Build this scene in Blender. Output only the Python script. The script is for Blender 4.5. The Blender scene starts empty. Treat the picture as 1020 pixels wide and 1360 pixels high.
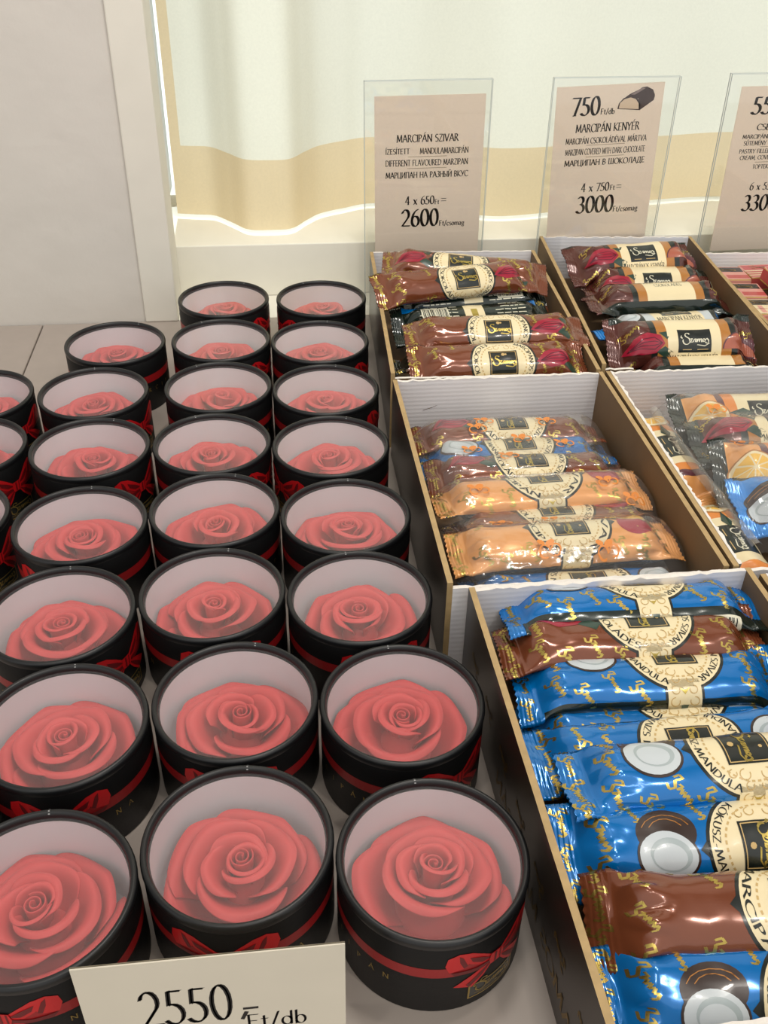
import bpy, math, random
from math import sin, cos, pi, radians, sqrt, atan2, hypot
from mathutils import Vector, Matrix, noise

S = 0.01                                    # everything below is written in centimetres
scene = bpy.context.scene
COL = scene.collection

# ------------------------------------------------------------------ camera, light, exposure
cam = bpy.data.cameras.new('camera'); camo = bpy.data.objects.new('camera', cam); COL.objects.link(camo)
cam.sensor_fit = 'VERTICAL'; cam.sensor_height = 24.0; cam.sensor_width = 18.0
cam.lens = 1291.86 / 1360 * 24.0
cam.clip_start = 0.01; cam.clip_end = 50
RT = Vector((0.99351687, -0.11242738, 0.01686185)); UP = Vector((0.0512096, 0.57500313, 0.81654699)); FW = Vector((0.10149785, 0.81038971, -0.57703267))
mw = Matrix((RT, UP, -FW)).transposed().to_4x4(); mw.translation = Vector((0, 0, 44.25 * S))
camo.matrix_world = mw
scene.camera = camo
scene.view_settings.view_transform = 'Standard'
scene.view_settings.look = 'None'
scene.view_settings.exposure = 0.0
scene.view_settings.gamma = 1.0
scene.view_settings.use_curve_mapping = False
scene.cycles.use_denoising = True
scene.cycles.max_bounces = 10
scene.cycles.transparent_max_bounces = 16
scene.cycles.caustics_reflective = False
scene.cycles.caustics_refractive = False

w = bpy.data.worlds.new('world'); scene.world = w; w.use_nodes = True
# the room's bounced light all round; beyond the window (towards +y) the brighter day outside
wn = w.node_tree; bg = wn.nodes['Background']
wtc = wn.nodes.new('ShaderNodeTexCoord'); wsep = wn.nodes.new('ShaderNodeSeparateXYZ'); wmr = wn.nodes.new('ShaderNodeMapRange'); wmx = wn.nodes.new('ShaderNodeMix'); wmx.data_type = 'RGBA'
wmr.inputs['From Min'].default_value = 0.70; wmr.inputs['From Max'].default_value = 0.80
wn.links.new(wtc.outputs['Generated'], wsep.inputs[0]); wn.links.new(wsep.outputs['Y'], wmr.inputs['Value']); wn.links.new(wmr.outputs[0], wmx.inputs['Factor'])
wmx.inputs['A'].default_value = (0, 0, 0, 1); wmx.inputs['B'].default_value = (1.3, 1.4, 1.38, 1)
wm2 = wn.nodes.new('ShaderNodeMix'); wm2.data_type = 'RGBA'; wr2 = wn.nodes.new('ShaderNodeMapRange'); wr2.inputs['From Min'].default_value = 0.1; wr2.inputs['From Max'].default_value = -0.5
wn.links.new(wsep.outputs['Y'], wr2.inputs['Value']); wn.links.new(wr2.outputs[0], wm2.inputs['Factor'])
wm2.inputs['A'].default_value = (0.19, 0.18, 0.17, 1); wm2.inputs['B'].default_value = (0.94, 0.92, 0.885, 1)   # the lit shop behind the camera
wn.links.new(wm2.outputs['Result'], wmx.inputs['A'])
wn.links.new(wmx.outputs['Result'], bg.inputs[0]); bg.inputs[1].default_value = 1.0

def lamp(name, kind, loc, aim, power, color, **kw):
    l = bpy.data.lights.new(name, kind); l.energy = power; l.color = color
    for k, v in kw.items(): setattr(l, k, v)
    o = bpy.data.objects.new(name, l); COL.objects.link(o)
    o.location = Vector(loc) * S
    d = (Vector(aim) - Vector(loc)).normalized()
    o.rotation_euler = d.to_track_quat('-Z', 'Y').to_euler()
    return o
# daylight outside the window, behind the curtain
lamp('sun', 'SUN', (20, 300, 150), (20, 110, 10), 2.2, (0.93, 1.0, 0.99), angle=radians(1.0))
# ceiling downlights of the shop
for (lx, ly, p) in ((-45, -20, 2.5), (35, 45, 3.5), (75, -50, 4.5)):
    lamp('ceiling_spot', 'AREA', (lx, ly, 190), (15, 55, 0), p, (1.0, 0.93, 0.84), shape='DISK', size=0.10)
lamp('counter_fill', 'AREA', (14, 58, 118), (16, 84, 0), 3.2, (1.0, 0.95, 0.88), shape='DISK', size=0.16)  # added fill lamp, no shop fitting: brightens the back rows, wall and cards
lamp('ceiling_panel', 'AREA', (30, -70, 190), (10, 60, 0), 4, (1.0, 0.95, 0.88), shape='RECTANGLE', size=1.4, size_y=0.08)

# ------------------------------------------------------------------ materials
def lin(c):
    return tuple(((x / 255) / 12.92 if x / 255 <= 0.04045 else ((x / 255 + 0.055) / 1.055) ** 2.4) for x in c)
def mat(name, rgb, rough=0.5, metal=0.0, spec=0.5, var=0.0, vscale=30.0, bump=0.0, bscale=60.0, coat=0.0, sss=0.0, sheen=0.0):
    m = bpy.data.materials.new(name); m.use_nodes = True
    nt = m.node_tree; b = nt.nodes['Principled BSDF']
    c = lin(rgb) + (1,)
    b.inputs['Base Color'].default_value = c
    b.inputs['Roughness'].default_value = rough
    b.inputs['Metallic'].default_value = metal
    b.inputs['Specular IOR Level'].default_value = spec
    b.inputs['Coat Weight'].default_value = coat
    b.inputs['Coat Roughness'].default_value = 0.08
    if sss:
        b.inputs['Subsurface Weight'].default_value = sss
        b.inputs['Subsurface Radius'].default_value = (0.004, 0.0015, 0.001)
        b.inputs['Subsurface Scale'].default_value = 1.0
    tc = None
    if var or bump:
        tc = nt.nodes.new('ShaderNodeTexCoord')
    if var:
        n = nt.nodes.new('ShaderNodeTexNoise'); n.inputs['Scale'].default_value = vscale; n.inputs['Detail'].default_value = 4
        r = nt.nodes.new('ShaderNodeMapRange')
        r.inputs['From Min'].default_value = 0.3; r.inputs['From Max'].default_value = 0.7
        r.inputs['To Min'].default_value = 1 - var; r.inputs['To Max'].default_value = 1 + var
        x = nt.nodes.new('ShaderNodeVectorMath'); x.operation = 'SCALE'
        x.inputs[0].default_value = c[:3]
        nt.links.new(tc.outputs['Object'], n.inputs['Vector']); nt.links.new(n.outputs['Fac'], r.inputs['Value'])
        nt.links.new(r.outputs['Result'], x.inputs['Scale']); nt.links.new(x.outputs['Vector'], b.inputs['Base Color'])
    if bump:
        n = nt.nodes.new('ShaderNodeTexNoise'); n.inputs['Scale'].default_value = bscale; n.inputs['Detail'].default_value = 5
        u = nt.nodes.new('ShaderNodeBump'); u.inputs['Strength'].default_value = bump; u.inputs['Distance'].default_value = 0.002
        nt.links.new(tc.outputs['Object'], n.inputs['Vector']); nt.links.new(n.outputs['Fac'], u.inputs['Height'])
        nt.links.new(u.outputs['Normal'], b.inputs['Normal'])
    return m
def clear(name, tint=(1, 1, 1), haze=0.0, rough=0.05, ior=1.45, hazecol=(0.9, 0.9, 0.9), bump=0.0, bscale=40, gloss=1.0):
    m = bpy.data.materials.new(name); m.use_nodes = True
    nt = m.node_tree; nt.nodes.clear()
    out = nt.nodes.new('ShaderNodeOutputMaterial')
    tr = nt.nodes.new('ShaderNodeBsdfTransparent'); tr.inputs[0].default_value = tint + (1,)
    gl = nt.nodes.new('ShaderNodeBsdfGlossy'); gl.inputs['Roughness'].default_value = rough
    fr = nt.nodes.new('ShaderNodeFresnel'); geo = nt.nodes.new('ShaderNodeNewGeometry')
    io = nt.nodes.new('ShaderNodeMapRange'); io.inputs['To Min'].default_value = ior; io.inputs['To Max'].default_value = 1 / ior   # same on both faces of a thin sheet
    nt.links.new(geo.outputs['Backfacing'], io.inputs['Value']); nt.links.new(io.outputs[0], fr.inputs['IOR'])
    mx = nt.nodes.new('ShaderNodeMixShader')
    df = nt.nodes.new('ShaderNodeBsdfDiffuse'); df.inputs[0].default_value = hazecol + (1,)
    m2 = nt.nodes.new('ShaderNodeMixShader'); m2.inputs[0].default_value = haze
    sc = nt.nodes.new('ShaderNodeMath'); sc.operation = 'MULTIPLY'; sc.inputs[1].default_value = gloss
    nt.links.new(fr.outputs[0], sc.inputs[0]); nt.links.new(sc.outputs[0], mx.inputs[0])
    nt.links.new(tr.outputs[0], mx.inputs[1]); nt.links.new(gl.outputs[0], mx.inputs[2])
    nt.links.new(mx.outputs[0], m2.inputs[1]); nt.links.new(df.outputs[0], m2.inputs[2])
    nt.links.new(m2.outputs[0], out.inputs[0])
    if bump:
        tc = nt.nodes.new('ShaderNodeTexCoord')
        n = nt.nodes.new('ShaderNodeTexNoise'); n.inputs['Scale'].default_value = bscale
        u = nt.nodes.new('ShaderNodeBump'); u.inputs['Strength'].default_value = bump; u.inputs['Distance'].default_value = 0.003
        nt.links.new(tc.outputs['Object'], n.inputs['Vector']); nt.links.new(n.outputs['Fac'], u.inputs['Height'])
        nt.links.new(u.outputs['Normal'], gl.inputs['Normal']); nt.links.new(u.outputs['Normal'], fr.inputs['Normal'])
    return m
def cloth(name, rgb, trans):
    m = bpy.data.materials.new(name); m.use_nodes = True
    nt = m.node_tree; nt.nodes.clear()
    out = nt.nodes.new('ShaderNodeOutputMaterial')
    d = nt.nodes.new('ShaderNodeBsdfDiffuse'); t = nt.nodes.new('ShaderNodeBsdfTranslucent'); mx = nt.nodes.new('ShaderNodeMixShader')
    tc = nt.nodes.new('ShaderNodeTexCoord'); n = nt.nodes.new('ShaderNodeTexNoise'); n.inputs['Scale'].default_value = 400
    r = nt.nodes.new('ShaderNodeMapRange'); r.inputs['To Min'].default_value = 0.93; r.inputs['To Max'].default_value = 1.03
    x = nt.nodes.new('ShaderNodeVectorMath'); x.operation = 'SCALE'; x.inputs[0].default_value = lin(rgb)
    nt.links.new(tc.outputs['Object'], n.inputs['Vector']); nt.links.new(n.outputs['Fac'], r.inputs['Value']); nt.links.new(r.outputs[0], x.inputs['Scale'])
    nt.links.new(x.outputs[0], d.inputs[0]); nt.links.new(x.outputs[0], t.inputs[0])
    mx.inputs[0].default_value = trans
    nt.links.new(d.outputs[0], mx.inputs[1]); nt.links.new(t.outputs[0], mx.inputs[2]); nt.links.new(mx.outputs[0], out.inputs[0])
    return m
def ribbed(name, rgb, per_m, strength=0.14):      # white liner board: corrugation showing through as level lines
    m = mat(name, rgb, 0.6, var=0.05, vscale=25)
    nt = m.node_tree; b = nt.nodes['Principled BSDF']
    tc = nt.nodes.new('ShaderNodeTexCoord'); wv = nt.nodes.new('ShaderNodeTexWave'); wv.bands_direction = 'Z'
    wv.inputs['Scale'].default_value = per_m; wv.inputs['Distortion'].default_value = 0.3
    u = nt.nodes.new('ShaderNodeBump'); u.inputs['Strength'].default_value = strength; u.inputs['Distance'].default_value = 0.0006
    nt.links.new(tc.outputs['Object'], wv.inputs['Vector']); nt.links.new(wv.outputs['Fac'], u.inputs['Height']); nt.links.new(u.outputs['Normal'], b.inputs['Normal'])
    return m

M = {}
M['table'] = mat('table_laminate', (168, 157, 148), 0.42, var=0.03, vscale=60)
M['plaster'] = mat('rough_plaster', (212, 207, 199), 0.85, var=0.03, vscale=8, bump=0.8, bscale=22)
M['trim'] = mat('smooth_plaster', (228, 224, 212), 0.8, var=0.02, bump=0.1, bscale=40)
M['sill'] = mat('sill_paint', (242, 239, 226), 0.6, var=0.02)
M['floor'] = mat('floor_tile', (150, 135, 120), 0.5, var=0.08)
M['base'] = mat('counter_board', (190, 180, 168), 0.5, var=0.03)
M['curtain'] = cloth('curtain_cloth', (230, 227, 213), 0.60)
M['hem'] = cloth('curtain_hem_cloth', (228, 210, 176), 0.42)
M['black'] = mat('black_card', (12, 12, 13), 0.50, spec=0.3, bump=0.05, bscale=300)
M['rim'] = mat('black_rim', (18, 19, 21), 0.38, spec=0.5, bump=0.04, bscale=150)
M['liner'] = mat('pale_liner', (232, 230, 234), 0.55, var=0.02)
M['film'] = clear('window_film', (1, 1, 1), haze=0.06, rough=0.14, ior=1.45, hazecol=(0.90, 0.85, 0.86), bump=0.12, bscale=30, gloss=1.6)
M['rose'] = mat('rose_marzipan', (211, 70, 71), 0.58, spec=0.35, var=0.05, vscale=60, bump=0.05, bscale=120, sss=0.06)
M['ribbon'] = mat('ribbon_print', (150, 22, 26), 0.38)
M['bow'] = mat('bow_print', (196, 22, 28), 0.36)
M['bowdark'] = mat('bow_fold_print', (104, 12, 18), 0.4)
M['goldprint'] = mat('gold_print', (176, 150, 84), 0.35, metal=0.7)
M['seam'] = mat('glue_seam', (150, 150, 150), 0.4)
M['kraft'] = mat('kraft_board', (116, 91, 62), 0.7, var=0.06, vscale=40)
M['kraftedge'] = mat('kraft_edge', (180, 152, 106), 0.7, var=0.10, vscale=160)
M['boxdark'] = mat('dark_printed_board', (36, 29, 24), 0.30, spec=0.5, var=0.06, vscale=20)
M['boxgold'] = mat('board_gold_print', (128, 102, 52), 0.4, metal=0.5)
M['white'] = ribbed('white_liner', (234, 232, 234), 85)
M['torn'] = mat('torn_paper', (236, 230, 222), 0.9, var=0.05, vscale=200)
M['foilblue'] = mat('blue_foil', (0, 116, 194), 0.17, metal=0.25, spec=0.6, coat=0.5)
M['foilbrown'] = mat('brown_foil', (124, 66, 40), 0.18, metal=0.25, spec=0.6, coat=0.5)
M['foilorange'] = mat('orange_foil', (236, 166, 96), 0.28, metal=0.15, spec=0.5, coat=0.4)
M['foildark'] = mat('dark_brown_foil', (92, 46, 38), 0.18, metal=0.25, spec=0.6, coat=0.5)
M['foilback'] = mat('black_green_foil', (26, 38, 32), 0.18, metal=0.2, spec=0.6, coat=0.5)
M['foilsky'] = mat('sky_blue_foil', (40, 140, 226), 0.17, metal=0.2, spec=0.6, coat=0.5)
M['foilgold'] = mat('gold_foil_print', (204, 180, 98), 0.28, metal=0.95)
M['cream'] = mat('cream_print', (238, 222, 180), 0.3, coat=0.4)
M['ink'] = mat('dark_ink', (22, 28, 24), 0.28, coat=0.4)
M['tan'] = mat('tan_print', (204, 172, 112), 0.3, coat=0.4)
M['coco'] = mat('coconut_white_print', (200, 208, 212), 0.28, coat=0.4)
M['cocoshade'] = mat('coconut_hollow_print', (170, 182, 184), 0.28, coat=0.4)
M['husk'] = mat('husk_print', (52, 36, 30), 0.3, coat=0.4)
M['pod'] = mat('crimson_print', (158, 20, 50), 0.28, coat=0.4)
M['poddark'] = mat('dark_crimson_print', (92, 10, 36), 0.28, coat=0.4)
M['leaf'] = mat('leaf_print', (40, 66, 54), 0.28, coat=0.4)
M['yellow'] = mat('passion_yellow_print', (240, 190, 80), 0.28, coat=0.4)
M['choc'] = mat('chocolate_print', (176, 98, 76), 0.28, coat=0.4)
M['plum'] = mat('plum_print', (96, 52, 60), 0.28, coat=0.4)
M['ochre'] = mat('ochre_print', (178, 118, 52), 0.28, coat=0.4)
M['orangeprint'] = mat('orange_scroll_print', (226, 140, 66), 0.35)
M['barcode'] = mat('white_print', (228, 224, 200), 0.3, coat=0.4)
M['cardpaper'] = cloth('beige_card', (254, 240, 224), 0.25)
M['tagpaper'] = mat('cream_card', (216, 208, 190), 0.7, var=0.02)
M['textink'] = mat('card_ink', (26, 22, 22), 0.6)
M['rule'] = mat('card_rule', (160, 140, 110), 0.6)
M['picchoc'] = mat('printed_dark_chocolate', (62, 44, 42), 0.6)
M['picgloss'] = mat('printed_chocolate_sheen', (140, 122, 118), 0.6)
M['picmarz'] = mat('printed_marzipan', (222, 198, 170), 0.6)
M['acrylic'] = clear('clear_acrylic', (0.995, 0.998, 0.996), haze=0.0, rough=0.03, ior=1.45)
M['acryledge'] = mat('acrylic_edge', (206, 212, 208), 0.2, spec=0.6)
M['cello'] = clear('cellophane', (0.99, 0.99, 0.99), haze=0.045, rough=0.10, ior=1.5, bump=0.4, bscale=60, gloss=1.3)
M['fin'] = clear('film_seam', (0.92, 0.90, 0.88), haze=0.16, rough=0.12, ior=1.6, hazecol=(0.7, 0.66, 0.6), gloss=2.0)
M['glass'] = clear('window_glass', (0.97, 0.99, 0.99), rough=0.01, ior=1.3)
M['pink'] = mat('pink_wrapper', (226, 160, 146), 0.3, coat=0.4)
M['red'] = mat('red_wrapper', (196, 84, 82), 0.3, coat=0.4)
M['packyellow'] = mat('yellow_wrapper', (228, 192, 108), 0.28, metal=0.2, coat=0.4)
M['frame'] = mat('window_frame_paint', (236, 236, 230), 0.5)

# ------------------------------------------------------------------ mesh helpers
class MB:
    def __init__(s): s.v = []; s.f = []; s.m = []; s.mats = []; s.nn = {}
    def mi(s, m):
        if m not in s.mats: s.mats.append(m)
        return s.mats.index(m)
    def add(s, vs, fs, m, ns=None):
        k = s.mi(m); o = len(s.v); s.v += [tuple(p) for p in vs]
        if ns: s.nn.update({o + i: tuple(q) for i, q in enumerate(ns)})
        for f in fs: s.f.append(tuple(i + o for i in f)); s.m.append(k)
    def box(s, x0, x1, y0, y1, z0, z1, m):
        s.add([(x, y, z) for x in (x0, x1) for y in (y0, y1) for z in (z0, z1)],
              [(0, 1, 3, 2), (4, 6, 7, 5), (0, 4, 5, 1), (2, 3, 7, 6), (0, 2, 6, 4), (1, 5, 7, 3)], m)
    def lathe(s, prof, n, m, close=False):
        vs = [(r * cos(2 * pi * i / n), r * sin(2 * pi * i / n), z) for r, z in prof for i in range(n)]
        k = len(prof); rng = range(k if close else k - 1)
        s.add(vs, [(j * n + i, j * n + (i + 1) % n, ((j + 1) % k) * n + (i + 1) % n, ((j + 1) % k) * n + i) for j in rng for i in range(n)], m)
    def disc(s, r, z, n, m):
        s.add([(r * cos(2 * pi * i / n), r * sin(2 * pi * i / n), z) for i in range(n)], [tuple(range(n))], m)
    def grid(s, P, m, closed=False, N=None):
        nu = len(P); nv = len(P[0])
        s.add([p for row in P for p in row], [(i * nv + j, i * nv + (j + 1) % nv, (i + 1) * nv + (j + 1) % nv, (i + 1) * nv + j) for i in range(nu - 1) for j in range(nv if closed else nv - 1)], m, [q for row in N for q in row] if N else None)
    def data(s, name, smooth=True):
        me = bpy.data.meshes.new(name)
        me.from_pydata([(x * S, y * S, z * S) for x, y, z in s.v], [], s.f)
        for m in s.mats: me.materials.append(M[m])
        me.polygons.foreach_set('material_index', s.m)
        me.polygons.foreach_set('use_smooth', [smooth] * len(s.f))
        me.update()
        if s.nn:
            me.normals_split_custom_set_from_vertices([s.nn.get(i) or tuple(me.vertices[i].normal) for i in range(len(s.v))])
        return me
    def build(s, name, parent=None, loc=(0, 0, 0), rot=(0, 0, 0), smooth=True):
        return link(name, s.data(name, smooth), parent, loc, rot)
def link(name, data, parent=None, loc=(0, 0, 0), rot=(0, 0, 0)):
    o = bpy.data.objects.new(name, data); COL.objects.link(o)
    o.location = Vector(loc) * S; o.rotation_euler = rot
    if parent is not None: o.parent = parent
    return o
def tag(o, label, cat, group=None):
    o['label'] = label; o['category'] = cat
    if group: o['group'] = group
    return o
def struct(o):
    o['kind'] = 'structure'; return o
def thing(name, label, cat, loc=(0, 0, 0), rot=(0, 0, 0), group=None):
    return tag(link(name, None, None, loc, rot), label, cat, group)
def sharp(o, deg=35):
    o.data.set_sharp_from_angle(angle=radians(deg)); return o
def bevel(o, wdt, seg=2):
    b = o.modifiers.new('bevel', 'BEVEL'); b.width = wdt * S; b.segments = seg; b.limit_method = 'ANGLE'; return o
def bake(o):
    dg = bpy.context.evaluated_depsgraph_get(); dg.update()
    me = bpy.data.meshes.new_from_object(o.evaluated_get(dg)); o.modifiers.clear(); o.data = me; return me

# ------------------------------------------------------------------ lettering: a broad-nib roman hand
def arc(cx, cy, rx, ry, a0, a1, n=None):
    n = n or max(4, int(abs(a1 - a0) / 22))
    return [(cx + rx * cos(radians(a0 + (a1 - a0) * i / n)), cy + ry * sin(radians(a0 + (a1 - a0) * i / n))) for i in range(n + 1)]
G = {}
def g(ch, wd, *st): G[ch] = (wd, st)
g('A', .74, [(0, 0), (.36, 1)], [(.36, 1), (.74, 0)], [(.14, .36), (.6, .36)])
g('B', .56, [(.06, 0), (.06, 1)], [(.06, .97)] + arc(.22, .75, .26, .23, 80, -90) + [(.06, .52)], [(.06, .52)] + arc(.24, .27, .3, .25, 90, -90) + [(.06, .02)])
g('C', .68, arc(.42, .5, .42, .5, 42, 318))
g('D', .74, [(.06, 0), (.06, 1)], [(.06, .97)] + arc(.22, .5, .5, .47, 90, -90) + [(.06, .03)])
g('E', .52, [(.06, 0), (.06, 1)], [(.06, .97), (.5, .97)], [(.06, .52), (.42, .52)], [(.06, .03), (.52, .03)])
g('F', .5, [(.06, 0), (.06, 1)], [(.06, .97), (.5, .97)], [(.06, .52), (.42, .52)])
g('G', .74, arc(.42, .5, .42, .5, 42, 310), [(.7, .42), (.7, .06)])
g('H', .74, [(.06, 0), (.06, 1)], [(.68, 0), (.68, 1)], [(.06, .52), (.68, .52)])
g('I', .14, [(.07, 0), (.07, 1)])
g('J', .3, [(.22, 1), (.22, .1), (.1, -.12), (0, -.15)])
g('K', .66, [(.06, 0), (.06, 1)], [(.6, 1), (.1, .5)], [(.1, .5), (.66, 0)])
g('L', .5, [(.06, 0), (.06, 1)], [(.06, .03), (.5, .03)])
g('M', .9, [(.05, 0), (.13, 1)], [(.13, 1), (.45, .12)], [(.45, .12), (.78, 1)], [(.78, 1), (.86, 0)])
g('N', .76, [(.06, 0), (.06, 1)], [(.06, 1), (.7, 0)], [(.7, 0), (.7, 1)])
g('O', .84, arc(.42, .5, .42, .5, 0, 360))
g('P', .52, [(.06, 0), (.06, 1)], [(.06, .97)] + arc(.2, .73, .28, .25, 90, -90) + [(.06, .48)])
g('R', .62, [(.06, 0), (.06, 1)], [(.06, .97)] + arc(.2, .75, .27, .23, 90, -90) + [(.06, .52)], [(.26, .52), (.62, 0)])
g('S', .5, arc(.26, .75, .22, .24, 40, 270) + arc(.25, .26, .25, .26, 80, -140))
g('T', .6, [(.3, 0), (.3, 1)], [(0, .97), (.6, .97)])
g('U', .7, [(.07, 1), (.07, .32)] + arc(.35, .3, .28, .3, 180, 360) + [(.63, 1)])
g('V', .7, [(0, 1), (.35, 0)], [(.35, 0), (.7, 1)])
g('W', 1.0, [(0, 1), (.26, 0)], [(.26, 0), (.5, .9)], [(.5, .9), (.74, 0)], [(.74, 0), (1, 1)])
g('X', .66, [(0, 1), (.66, 0)], [(0, 0), (.66, 1)])
g('Y', .66, [(0, 1), (.33, .48)], [(.66, 1), (.33, .48)], [(.33, .48), (.33, 0)])
g('Z', .6, [(.03, .97), (.57, .97)], [(.57, .97), (.03, .03)], [(.03, .03), (.6, .03)])
for a, b in (('Á', 'A'), ('É', 'E'), ('Í', 'I'), ('Ó', 'O')):
    g(a, G[b][0], *G[b][1], [(G[b][0] * .45, 1.1), (G[b][0] * .45 + .16, 1.3)])
for a, b in (('Ü', 'U'), ('Ö', 'O')):
    g(a, G[b][0], *G[b][1], [(.22, 1.16), (.22, 1.28)], [(.48, 1.16), (.48, 1.28)])
# Cyrillic
for a, b in zip('МАРНВКСОЕТХ', 'MAPHBKCOETX'): G[a] = G[b]
g('Ц', .76, [(.06, 0), (.06, 1)], [(.62, 0), (.62, 1)], [(.06, .03), (.76, .03)], [(.74, .03), (.74, -.18)])
g('И', .74, [(.06, 0), (.06, 1)], [(.06, .05), (.66, .95)], [(.66, 0), (.66, 1)])
g('Й', .74, *G['И'][1], arc(.36, 1.22, .14, .1, 180, 360))
g('П', .72, [(.06, 0), (.06, 1)], [(.64, 0), (.64, 1)], [(.06, .97), (.64, .97)])
g('З', .5, arc(.22, .76, .22, .24, 140, -90), arc(.2, .27, .27, .27, 90, -140))
g('Ы', .8, [(.06, 0), (.06, 1)], [(.06, .52)] + arc(.2, .27, .24, .25, 90, -90) + [(.06, .02)], [(.72, 0), (.72, 1)])
g('У', .64, [(0, 1), (.32, .42)], [(.64, 1), (.3, .2), (.1, 0)])
g('Ш', 1.0, [(.06, 0), (.06, 1)], [(.48, 0), (.48, 1)], [(.9, 0), (.9, 1)], [(.06, .03), (.9, .03)])
g('Л', .7, [(.02, .02), (.14, .1), (.26, .97)], [(.26, .97), (.62, .97)], [(.62, 0), (.62, 1)])
g('Д', .76, [(.1, .04), (.26, .97)], [(.26, .97), (.6, .97)], [(.6, .04), (.6, 1)], [(0, .04), (.74, .04)], [(.02, .04), (.02, -.16)], [(.72, .04), (.72, -.16)])
# figures
g('0', .56, arc(.28, .5, .26, .5, 0, 360))
g('1', .3, [(.16, 0), (.16, 1)], [(.16, 1), (.02, .85)])
g('2', .56, arc(.25, .7, .24, .29, 165, -38, 8) + [(.02, .05)], [(.02, .045), (.56, .045)])
g('3', .52, arc(.22, .76, .2, .23, 145, -90), arc(.2, .28, .28, .27, 90, -150))
g('4', .6, [(.42, 0), (.42, 1)], [(.42, 1), (.02, .3)], [(.02, .3), (.6, .3)])
g('5', .52, [(.48, .95), (.14, .95)], [(.14, .97), (.1, .56)], [(.1, .56)] + arc(.19, .3, .29, .29, 95, -145))
g('6', .56, arc(.28, .3, .25, .3, 0, 360), arc(.56, .3, .53, .7, 96, 180))
g('7', .54, [(.0, .95), (.54, .95)], [(.54, .95), (.18, 0)])
g('8', .54, arc(.27, .75, .2, .23, 0, 360), arc(.27, .27, .25, .27, 0, 360))
g('9', .56, arc(.27, .7, .25, .29, 0, 360), arc(0, .7, .53, .7, 0, -84))
# small letters
g('a', .46, arc(.2, .44, .16, .18, 150, 0) + [(.36, .0)], arc(.2, .18, .19, .18, 60, 330))
g('b', .5, [(.05, 0), (.05, 1.02)], arc(.25, .31, .22, .31, 170, -170))
g('c', .42, arc(.23, .31, .22, .31, 45, 315))
g('d', .52, [(.46, 0), (.46, 1.02)], arc(.25, .31, .22, .31, 10, 350))
g('g', .46, arc(.22, .38, .18, .23, 0, 360), [(.36, .5), (.46, .6)], arc(.22, -.12, .2, .14, 90, 450))
g('m', .82, [(.06, 0), (.06, .62)], [(.06, .45)] + arc(.23, .42, .17, .19, 150, 0) + [(.4, 0)], [(.4, .45)] + arc(.58, .42, .17, .19, 150, 0) + [(.75, 0)])
g('o', .48, arc(.24, .31, .22, .31, 0, 360))
g('s', .36, arc(.19, .47, .15, .15, 40, 270) + arc(.18, .16, .17, .16, 80, -140))
g('t', .34, [(.14, .84), (.14, .14), (.2, .02), (.34, .05)], [(0, .61), (.32, .61)])
g('x', .48, [(.02, .62), (.46, 0)], [(.02, 0), (.46, .62)])
g('/', .36, [(0, -.12), (.36, 1.05)])
g('=', .5, [(0, .2), (.5, .2)], [(0, .62), (.5, .62)])
g('-', .36, [(0, .34), (.36, .34)])
g(',', .2, [(.14, .1), (.03, -.2)])
g('.', .14, [(.07, 0), (.07, .1)])
g('%', .7, arc(.16, .75, .13, .2, 0, 360), arc(.54, .25, .13, .2, 0, 360), [(.1, 0), (.6, 1)])
g(' ', .34)
SERIFS = set('ABDEFHIKLMNPRTUVWXYÁÉÍÜМАРНВКЕТХЦИЙПЫШЛ147')
def nib(pts, wd, ang=16, thin=.0):
    nx, ny = wd / 2 * cos(radians(ang)), wd / 2 * sin(radians(ang))
    out = []
    for (x0, y0), (x1, y1) in zip(pts, pts[1:]):
        out.append([(x0 - nx, y0 - ny), (x0 + nx, y0 + ny), (x1 + nx, y1 + ny), (x1 - nx, y1 - ny)])
        if thin:
            dx, dy = x1 - x0, y1 - y0; l = hypot(dx, dy) or 1
            px, py = -dy / l * thin / 2, dx / l * thin / 2
            out.append([(x0 + px, y0 + py), (x1 + px, y1 + py), (x1 - px, y1 - py), (x0 - px, y0 - py)])
    return out
def typeset(s, wd=.13, gap=.13, thin=.055, serif=True):
    x = 0; out = []
    for ch in s:
        gw, st = G[ch]
        for p in st:
            out += [[(a + x, b) for a, b in q] for q in nib(p, wd, thin=thin)]
            if serif and ch in SERIFS:
                for (a, b), (c, d) in ((p[0], p[1]), (p[-1], p[-2])):
                    if b in (0, 1) and abs(d - b) > .5 * abs(a - c) and abs(d - b) > .2:
                        yy = .02 if b == 0 else .98
                        out.append([(a + x - .13, yy - .022), (a + x + .13, yy - .022), (a + x + .13, yy + .022), (a + x - .13, yy + .022)])
        x += gw + gap
    return out, x - gap
def line(s, x0, x1, y, h, **k):           # a line of text fitted between x0 and x1 with capital height h
    q, wd = typeset(s, **k); f = (x1 - x0) / wd
    return [[(x0 + a * f, y + b * h) for a, b in p] for p in q]
def arctext(s, r, a0, a1, h, inward=True, **k):   # text along a circle; tops toward the centre when inward
    q, wd = typeset(s, **k); out = []
    for p in q:
        pp = []
        for a, b in p:
            ang = radians(a0 + (a1 - a0) * a / wd)
            rr = r - b * h if inward else r + b * h
            pp.append((rr * cos(ang), rr * sin(ang)))
        out.append(pp)
    return out
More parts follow.
